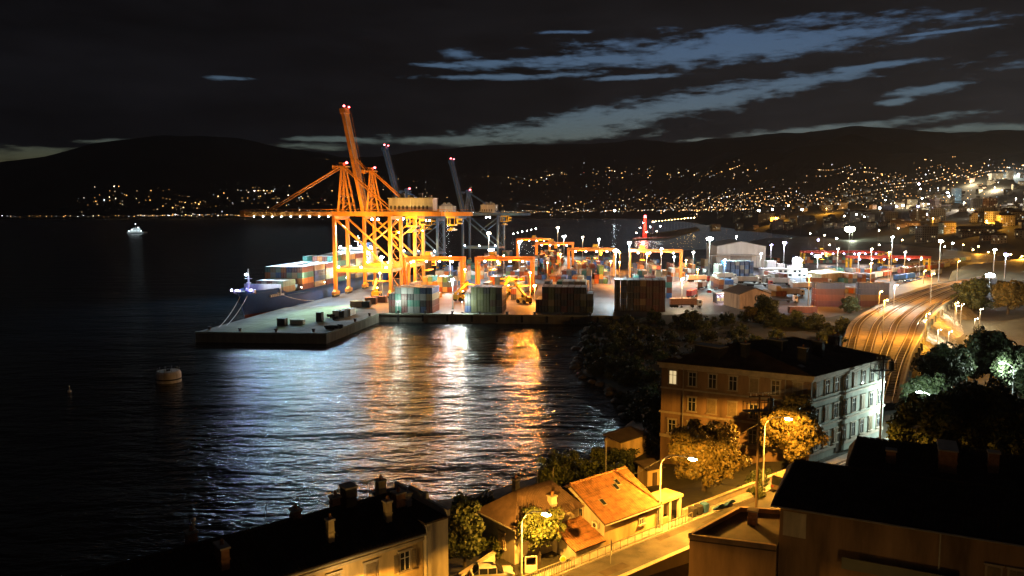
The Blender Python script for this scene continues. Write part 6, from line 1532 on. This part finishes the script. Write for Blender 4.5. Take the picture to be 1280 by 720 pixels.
for k in range(2):
    a, b = LT[k], LT[k + 1]
    tag(MB().tube([a.lerp(b, q / 10) - Vector((0, 0, .7 * 4 * (q / 10) * (1 - q / 10))) for q in range(11)], .016, K['dark'], 4).build('lamp_cable'), f'sagging cable between the {["nearest and middle", "middle and farthest"][k]} curved lamps', 'cable', 'cables between the curved lamps')

# ================================================================== LAMPS ALONG THE RAILWAY AND THE TOWN BEHIND
def plain_lamp(label, p, h, m, col, power, r=.3, group='straight lamp posts along the railway'):
    t = thing('lamp_post', label, 'lamp post', p, 0, group)
    MB().tube([(0, 0, 0), (0, 0, h)], [.14, .09], K['steel'], 6).build('pole', t); MB().bar((0, 0, h), (.9, 0, h + .15), .1, .1, K['steel']).build('arm', t)
    bulb(t, (.9, 0, h - .05), r, m)
    if power: light(t, (.9, 0, h - .55), power, col, .25)
RL = [((1103, 425), 375, 'sodium lamp post on the near bend of the tracks'), ((1156, 425), 392, 'sodium lamp post on the parapet above the lower yard'), ((1163, 378), 342, 'sodium lamp post half way along the outer parapet'),
      ((1098, 392), 364, 'sodium lamp post on the port side of the bend'), ((1117, 385), 356, 'white lamp post on the port side of the tracks'), ((1196, 352), 326, 'sodium lamp post at the far straight of the tracks'), ((1154, 355), 338, 'sodium lamp post between the trailers and the tracks'), ((1192, 420), 378, 'tall sodium post in the lower yard')]
for k, ((px, pb), ptop, lab) in enumerate(RL):
    b = G(px, pb, RZ if k not in (7,) else 1.8); top = Dp(px, ptop, b.y).z
    w = k in (4,); plain_lamp(lab, b, max(5, top - b.z), L_WHT if w else L_SOD, C_WHT if w else C_SOD, 28000, .26)
for k, (px, pb, ptop) in enumerate(((1171, 440, 412), (1185, 436, 414), (1153, 428, 400), (1217, 425, 398), (1194, 410, 382), (1200, 412, 380), (1224, 412, 386))):
    b = G(px, pb, 1.8); plain_lamp(f'pale slim post in the lower yard beside the wall, {ORD[k]} one', b, max(4, Dp(px, ptop, b.y).z - b.z), L_WARM, C_WARM, 2500 if k % 2 else 6000, .16, 'slim posts in the lower yard')
TL = [(1036, 306, L_WARM), (1098, 306, L_WARM), (1150, 322, L_SOD), (1127, 300, L_SOD), (1234, 315, L_SOD), (1262, 318, L_SOD), (1276, 320, L_SOD), (1180, 308, L_GRN), (1190, 304, L_COOL), (1203, 306, L_SOD), (1222, 308, L_SOD), (1215, 312, L_SOD), (1045, 298, L_COOL), (1030, 294, L_WARM), (1022, 300, L_VIO),
      (1098, 288, L_WARM), (1122, 285, L_WARM), (1145, 285, L_SOD), (1160, 284, L_WARM), (1188, 288, L_WARM), (1256, 288, L_SOD), (1265, 290, L_SOD), (1099, 260, L_COOL), (1120, 258, L_VIO), (1128, 257, L_COOL), (1147, 258, L_VIO), (1158, 268, L_WHT), (1160, 255, L_WARM), (1186, 245, L_COOL), (1184, 241, L_COOL),
      (1148, 230, L_VIO), (1150, 236, L_WHT), (1152, 248, L_WHT), (965, 262, L_COOL), (1002, 262, L_COOL), (948, 263, L_COOL), (985, 257, L_WARM), (768, 263, L_COOL), (560, 264, L_COOL), (1012, 292, L_WARM), (1055, 270, L_WARM), (1070, 268, L_WHT), (1080, 271, L_WHT), (1106, 250, L_WARM), (1215, 262, L_SOD), (1232, 262, L_WARM), (1250, 276, L_SOD)]
for k, (px, py, m) in enumerate(TL):
    d = 1500 if py < 270 else (520 + (320 - py) * 22 if px > 1110 else 560 + (320 - py) * 18)
    if px < 800: d = 3600
    top = Dp(px, py, d); az = math.degrees(math.atan2(top.x, top.y)); r = math.hypot(top.x, top.y)
    zb = max(3.5, min(far_h(az, r), top.z - 5)) if d < 3000 else 2
    plain_lamp(f'{"white" if m in (L_COOL, L_WHT) else "violet" if m is L_VIO else "orange" if m is L_SOD else "warm"} street light among the town houses, number {k + 1} counted from the yard'.replace(f', number {k + 1} counted from the yard', ''),
               Vector((top.x, top.y, zb)), top.z - zb, m, C_SOD, 60000 if (k % 2 == 0 and d < 1700) else 0, .62 * d / 700 * (1.5 if m in (L_COOL, L_VIO) else 1), 'lights of the near town')

# ---- freight wagons in the goods yard
def wagon_mesh(kind):
    m = MB(); m.box(-6.5, 6.5, -1.3, 1.3, 1.1, 1.4, K['dark'])
    if kind == 0: m.box(-6.3, 6.3, -1.35, 1.35, 1.4, 3.9, K['cont']); m.hexa([(-6.4, -1.4, 3.9), (6.4, -1.4, 3.9), (6.4, 1.4, 3.9), (-6.4, 1.4, 3.9), (-6.4, -.6, 4.3), (6.4, -.6, 4.3), (6.4, .6, 4.3), (-6.4, .6, 4.3)], K['conttop'])
    elif kind == 1:
        m.box(-6.1, 6.1, -1.25, 1.25, 1.4, 4.0, K['cont'])
        for k in range(12): m.box(-6 + k * 1.05, -5.8 + k * 1.05, -1.32, 1.32, 1.4, 4.0, K['cont'])
    else: m.tube([(-6, 0, 2.7), (6, 0, 2.7)], 1.35, K['cont'], 14); m.cyl((0, 0), .5, 4.0, 4.4, K['cont'], 10)
    for x in (-4.6, 4.6):
        for q in (-.9, .9):
            for y in (-.75, .75): m.tube([(x + q, y - .07, .5), (x + q, y + .07, .5)], .48, K['dark'], 10)
        m.box(x - 1.5, x + 1.5, -1.0, 1.0, .6, 1.0, K['dark'])
    return m.mesh('wagon_body')
WG = [wagon_mesh(k) for k in range(3)]; wr_ = random.Random(4)
ROWS = [((1092, 349), (1196, 333)), ((1104, 344), (1200, 330)), ((1080, 344), (1180, 328)), ((1120, 338), (1215, 326)), ((1120, 352), (1182, 343))]
for r, ((xa, ya), (xb, yb)) in enumerate(ROWS):
    a, b = G(xa, ya, 3.6), G(xb, yb, 3.6); d = b - a; n = min(14, int(d.length / 15)); d.normalize()
    for k in range(n):
        if wr_.random() < .12: continue
        q = wr_.randrange(3); col = wr_.choice(['rust red', 'brown', 'grey', 'sand', 'mid blue', 'white', 'maroon'])
        o = link('freight_wagon', WG[q], None, a + d * (k * 15 + 5), math.atan2(d.y, d.x)); o.color = (*CC[col], 1)
        tag(o, f'{col} {["covered", "ribbed box", "tank"][q]} freight wagon, {ORD[k]} in the {ORD[r]} row of the goods yard', 'freight wagon', 'freight wagons in the goods yard')
cr_ = random.Random(8)
for k in range(18):
    px, py = (1122 + k * 4.2, 356 - k * 1.1) if k < 10 else (868 + (k - 10) * 9, 366 - (k % 2) * 4)
    car(f'small parked car, {ORD[k % 10]} in the row {"beside the goods yard" if k < 10 else "before the lorry park"}', G(px, py, 3.56), cr_.uniform(1.2, 1.6), cr_.choice([(.5, .5, .5), (.1, .1, .12), (.4, .05, .04), (.6, .6, .58), (.08, .12, .25)]), 'car', 'cars parked in the port')

# ---- town houses on the slope at the right
tb = random.Random(17)
HM = {}
WALLS = {'cream': (.42, .38, .30), 'grey': (.26, .26, .25), 'pinkish': (.40, .28, .24), 'white': (.52, .52, .50), 'brown': (.24, .17, .12)}
for n_, c_ in WALLS.items(): HM[n_] = mat('town_wall_' + n_, c_, .9, var=.25, scale=.08)
def town_house(kind, colour, n_fl, w, l, flat, seed):
    """a body with roof and rows of real windows, some lit; returns meshes shared by look-alikes"""
    r = random.Random(seed); fh = 3.0; h = n_fl * fh + .6
    b = MB(); b.box(-w / 2, w / 2, -l / 2, l / 2, -6, h, HM[colour])
    rf_ = MB()
    if flat: rf_.box(-w / 2 - .3, w / 2 + .3, -l / 2 - .3, l / 2 + .3, h, h + .5, K['house']); rf_.box(-2, 2, -2, 2, h + .5, h + 2.8, HM[colour])
    else:
        for sd in (-1, 1): rf_.hexa([(-w / 2 - .4, sd * (l / 2 + .5), h - .2), (w / 2 + .4, sd * (l / 2 + .5), h - .2), (w / 2 + .4, 0, h + l * .2), (-w / 2 - .4, 0, h + l * .2), (-w / 2 - .4, sd * (l / 2 + .5), h), (w / 2 + .4, sd * (l / 2 + .5), h), (w / 2 + .4, 0, h + l * .2 + .25), (-w / 2 - .4, 0, h + l * .2 + .25)], K['townroof'])
    wd, wlit = MB(), MB()
    for f in range(n_fl):
        for (ax, span, off) in (('x', w, -l / 2), ('y', l, -w / 2)):
            n = int(span / 3.2)
            for c in range(n):
                x = -span / 2 + span * (c + .5) / n; z = f * fh + 1.0; lit = r.random() < .16; q = wlit if lit else wd; mm = (L_WIN if r.random() < .75 else L_WINC) if lit else K['glass']
                if ax == 'x': q.box(x - .6, x + .6, off - .08, off - .01, z, z + 1.5, mm)
                else: q.box(off - .08, off - .01, x - .6, x + .6, z, z + 1.5, mm)
    return b.mesh('town_wall'), rf_.mesh('town_roof'), wd.mesh('dark_windows'), (wlit.mesh('lit_windows') if wlit.f else None)
PRO = [(k, c, town_house(*a)) for k, c, a in [('apartment block', 'white', ('a', 'white', 9, 18, 14, True, 1)), ('apartment block', 'grey', ('a', 'grey', 7, 24, 13, True, 2)), ('tower block', 'pinkish', ('a', 'pinkish', 12, 16, 15, True, 3)), ('tenement', 'cream', ('a', 'cream', 5, 20, 12, False, 4)),
       ('house', 'cream', ('a', 'cream', 3, 12, 10, False, 5)), ('house', 'brown', ('a', 'brown', 2, 13, 10, False, 6)), ('tenement', 'grey', ('a', 'grey', 4, 26, 12, False, 7)), ('house', 'pinkish', ('a', 'pinkish', 3, 14, 11, False, 8)), ('warehouse', 'brown', ('a', 'brown', 2, 46, 18, False, 9))]]
def put_house(i, p, rz, label):
    k, c, (b, r_, wd, wlit) = PRO[i]
    t = thing(k.replace(' ', '_') if k != 'house' else 'town_house', label, k, p, rz, 'buildings of the town on the slope')
    link('wall', b, t); link('roof', r_, t); link('windows', wd, t)['kind'] = 'stuff'
    if wlit: link('lit_windows', wlit, t)['kind'] = 'stuff'
def on_slope(px, py):
    d = ray(px, py).normalized(); az = math.degrees(math.atan2(d.x, d.y)); k = math.hypot(d.x, d.y); r = 560
    while r < 6000:
        if CZ + d.z / k * r < max(3.5, far_h(az, r)): break
        r *= 1.01
    return Vector((r * math.sin(math.radians(az)), r * math.cos(math.radians(az)), max(3.5, far_h(az, r))))
SPECIAL = [(0, 1262, 226, 'white flat apartment block, rightmost of the bright pair high on the slope'), (0, 1240, 228, 'white flat apartment block, left of the bright pair high on the slope'), (2, 1168, 272, 'pinkish tower block standing alone above the port sheds'), (1, 1222, 262, 'grey apartment block in the middle of the right slope'),
           (1, 1252, 256, 'grey apartment block near the picture edge on the slope'), (2, 1236, 275, 'pinkish tower block low at the right of the slope'), (0, 1195, 250, 'white apartment block beside the blue lit square'), (8, 1220, 293, 'long brown warehouse with warm lit front at the slope foot'),
           (8, 1130, 284, 'long brown warehouse behind the glaring floodlight'), (8, 1045, 282, 'long brown warehouse left of the glaring floodlight'), (6, 1010, 278, 'long grey tenement above the hangar'), (8, 975, 283, 'long warehouse glowing orange at its end above the hangar')]
for i, px, py, lab in SPECIAL: put_house(i, on_slope(px, py), tb.uniform(-.3, .3), lab)
cnt = {}
for k in range(165):
    px = 880 + 420 * tb.random() ** .75; hi = 268 - 50 * ((px - 860) / 420) ** .8; py = hi + (288 - hi) * tb.random() ** .8
    if px > 1120 and tb.random() < .3: py = tb.uniform(270, 306)
    i = tb.choice((1, 3, 3, 4, 4, 4, 5, 5, 6, 7, 7))
    p = on_slope(px, py)
    zone = 'high on the slope' if py < 245 else 'half way up the slope' if py < 265 else 'at the foot of the slope'
    side = 'above the hangar' if px < 1000 else 'above the goods yard' if px < 1130 else 'toward the picture edge'
    put_house(i, p, tb.uniform(-.5, .5), f'{PRO[i][1]} {"pitched roof " if i > 2 else ""}{PRO[i][0]} {zone} {side}')

# warm light of the streets between the far houses
for (px, py, pw, c) in ((968, 280, 220000, C_SOD), (1160, 284, 192500, C_SOD), (1225, 288, 165000, C_SOD), (1150, 262, 275000, C_WARM), (1240, 240, 605000, C_WARM), (1200, 262, 385000, (1, .8, .6)), (1250, 270, 220000, C_WARM), (1210, 235, 495000, C_WARM), (1265, 255, 275000, (1, .85, .7)), (1110, 262, 220000, C_WARM), (1030, 268, 220000, C_SOD), (1262, 222, 495000, C_WHT), (1060, 300, 66000, (.9, 1, .7)), (1186, 252, 66000, (.4, .8, 1))):
    p = on_slope(px, py); p.z += 14; p.y -= 14
    t = thing('town_street_lamp', 'tall street light between the houses of the right slope', 'street lamp', p - Vector((0, 0, 14)), 0, 'tall street lights of the slope')
    MB().tube([(0, 0, 0), (0, 0, 13.6)], [.2, .12], K['steel'], 6).build('pole', t); bulb(t, (0, 0, 13.9), .7, L_SOD if c is C_SOD else L_WARM); light(t, (0, -1.2, 13), pw, c, .6)

# ---- breakwater with the red lighthouse and a lit quay shed
bk = MB(); bk.prism([G(790, 301, 0)[:2], G(835, 299, 0)[:2], G(875, 288, 0)[:2], G(870, 285, 0)[:2], G(800, 296, 0)[:2]], -3, 3, K['wallconc']); tag(bk.build('breakwater'), 'long low breakwater beyond the yard carrying the red lighthouse', 'breakwater')
lhp = G(806, 297, 3); LH = thing('lighthouse', 'red lit lighthouse tower on the breakwater', 'lighthouse', lhp)
k_ = lhp.y / FPX * .84
MB().tube([(0, 0, 0), (0, 0, 20 * k_), (0, 0, 29 * k_)], [3.6 * k_, 2.6 * k_, 2.0 * k_], mat('lighthouse_red', (.75, .07, .04), .5), 16).build('tower', LH); MB().tube([(0, 0, 29 * k_), (0, 0, 30 * k_)], 3 * k_, K['white'], 16).build('gallery', LH); MB().tube([(0, 0, 30 * k_), (0, 0, 33 * k_)], [1.6 * k_, 1.2 * k_], L_RED, 12).build('lantern', LH)
light(LH, (-6, -16 * k_, 20 * k_), 110000, (1, .25, .18), 2)
for j in range(8): 
    bb = G(795 + j * 4.2, 299 - (j % 3) * 1.2, 3); plain_lamp(f'lamp at the foot of the lighthouse on the breakwater, {ORD[j]} along', bb, (8 + (j * 5) % 14) * bb.y / FPX, L_COOL if j % 3 else L_WARM, C_WARM, 0, 1.1, 'lamps on the breakwater')
for j in range(14):
    f = j / 13; bb = G(815 + 52 * f, 291 - 4 * f, 3); plain_lamp(f'small lamp in the row along the outer breakwater, {ORD[j]} along', bb, max(6, Dp(815 + 52 * f, 277 - 5 * f, bb.y).z - 3), L_SOD, C_SOD, 60000 if j in (11, 12) else 0, .7 if j < 10 else 1.3, 'lamps on the breakwater')
for j in range(6):
    f = j / 5; bb = G(641 + 28 * f, 300, 3); plain_lamp(f'small lamp on the outer quay behind the yard, {ORD[j]} along', Vector((bb.x, bb.y, 0)), Dp(641 + 28 * f, 292 - 6 * f, bb.y).z, L_WHT, C_WHT, 0, .6 if j < 5 else .9, 'lamps of the outer quay')
print('containers', N_CONT[0], 'objects', len(bpy.data.objects))

# ---- thin night haze over the bay, lit by the port and the town
hz = MB(); hz.box(-17600, 17600, -900, 17600, -12, 1600, K['white'])
hb = hz.build('haze'); tag(hb, 'thin night haze over the bay and the town', None, None, 'stuff')
hm_ = bpy.data.materials.new('haze'); hm_.use_nodes = True
N, L = hm_.node_tree.nodes, hm_.node_tree.links
N.clear()
o_ = N.new('ShaderNodeOutputMaterial'); v_ = N.new('ShaderNodeVolumePrincipled')
v_.inputs['Density'].default_value = 2.6e-5; v_.inputs['Anisotropy'].default_value = .35; v_.inputs['Color'].default_value = (.92, .93, .95, 1)
L.new(v_.outputs[0], o_.inputs['Volume'])
hb.data.materials.clear(); hb.data.materials.append(hm_)
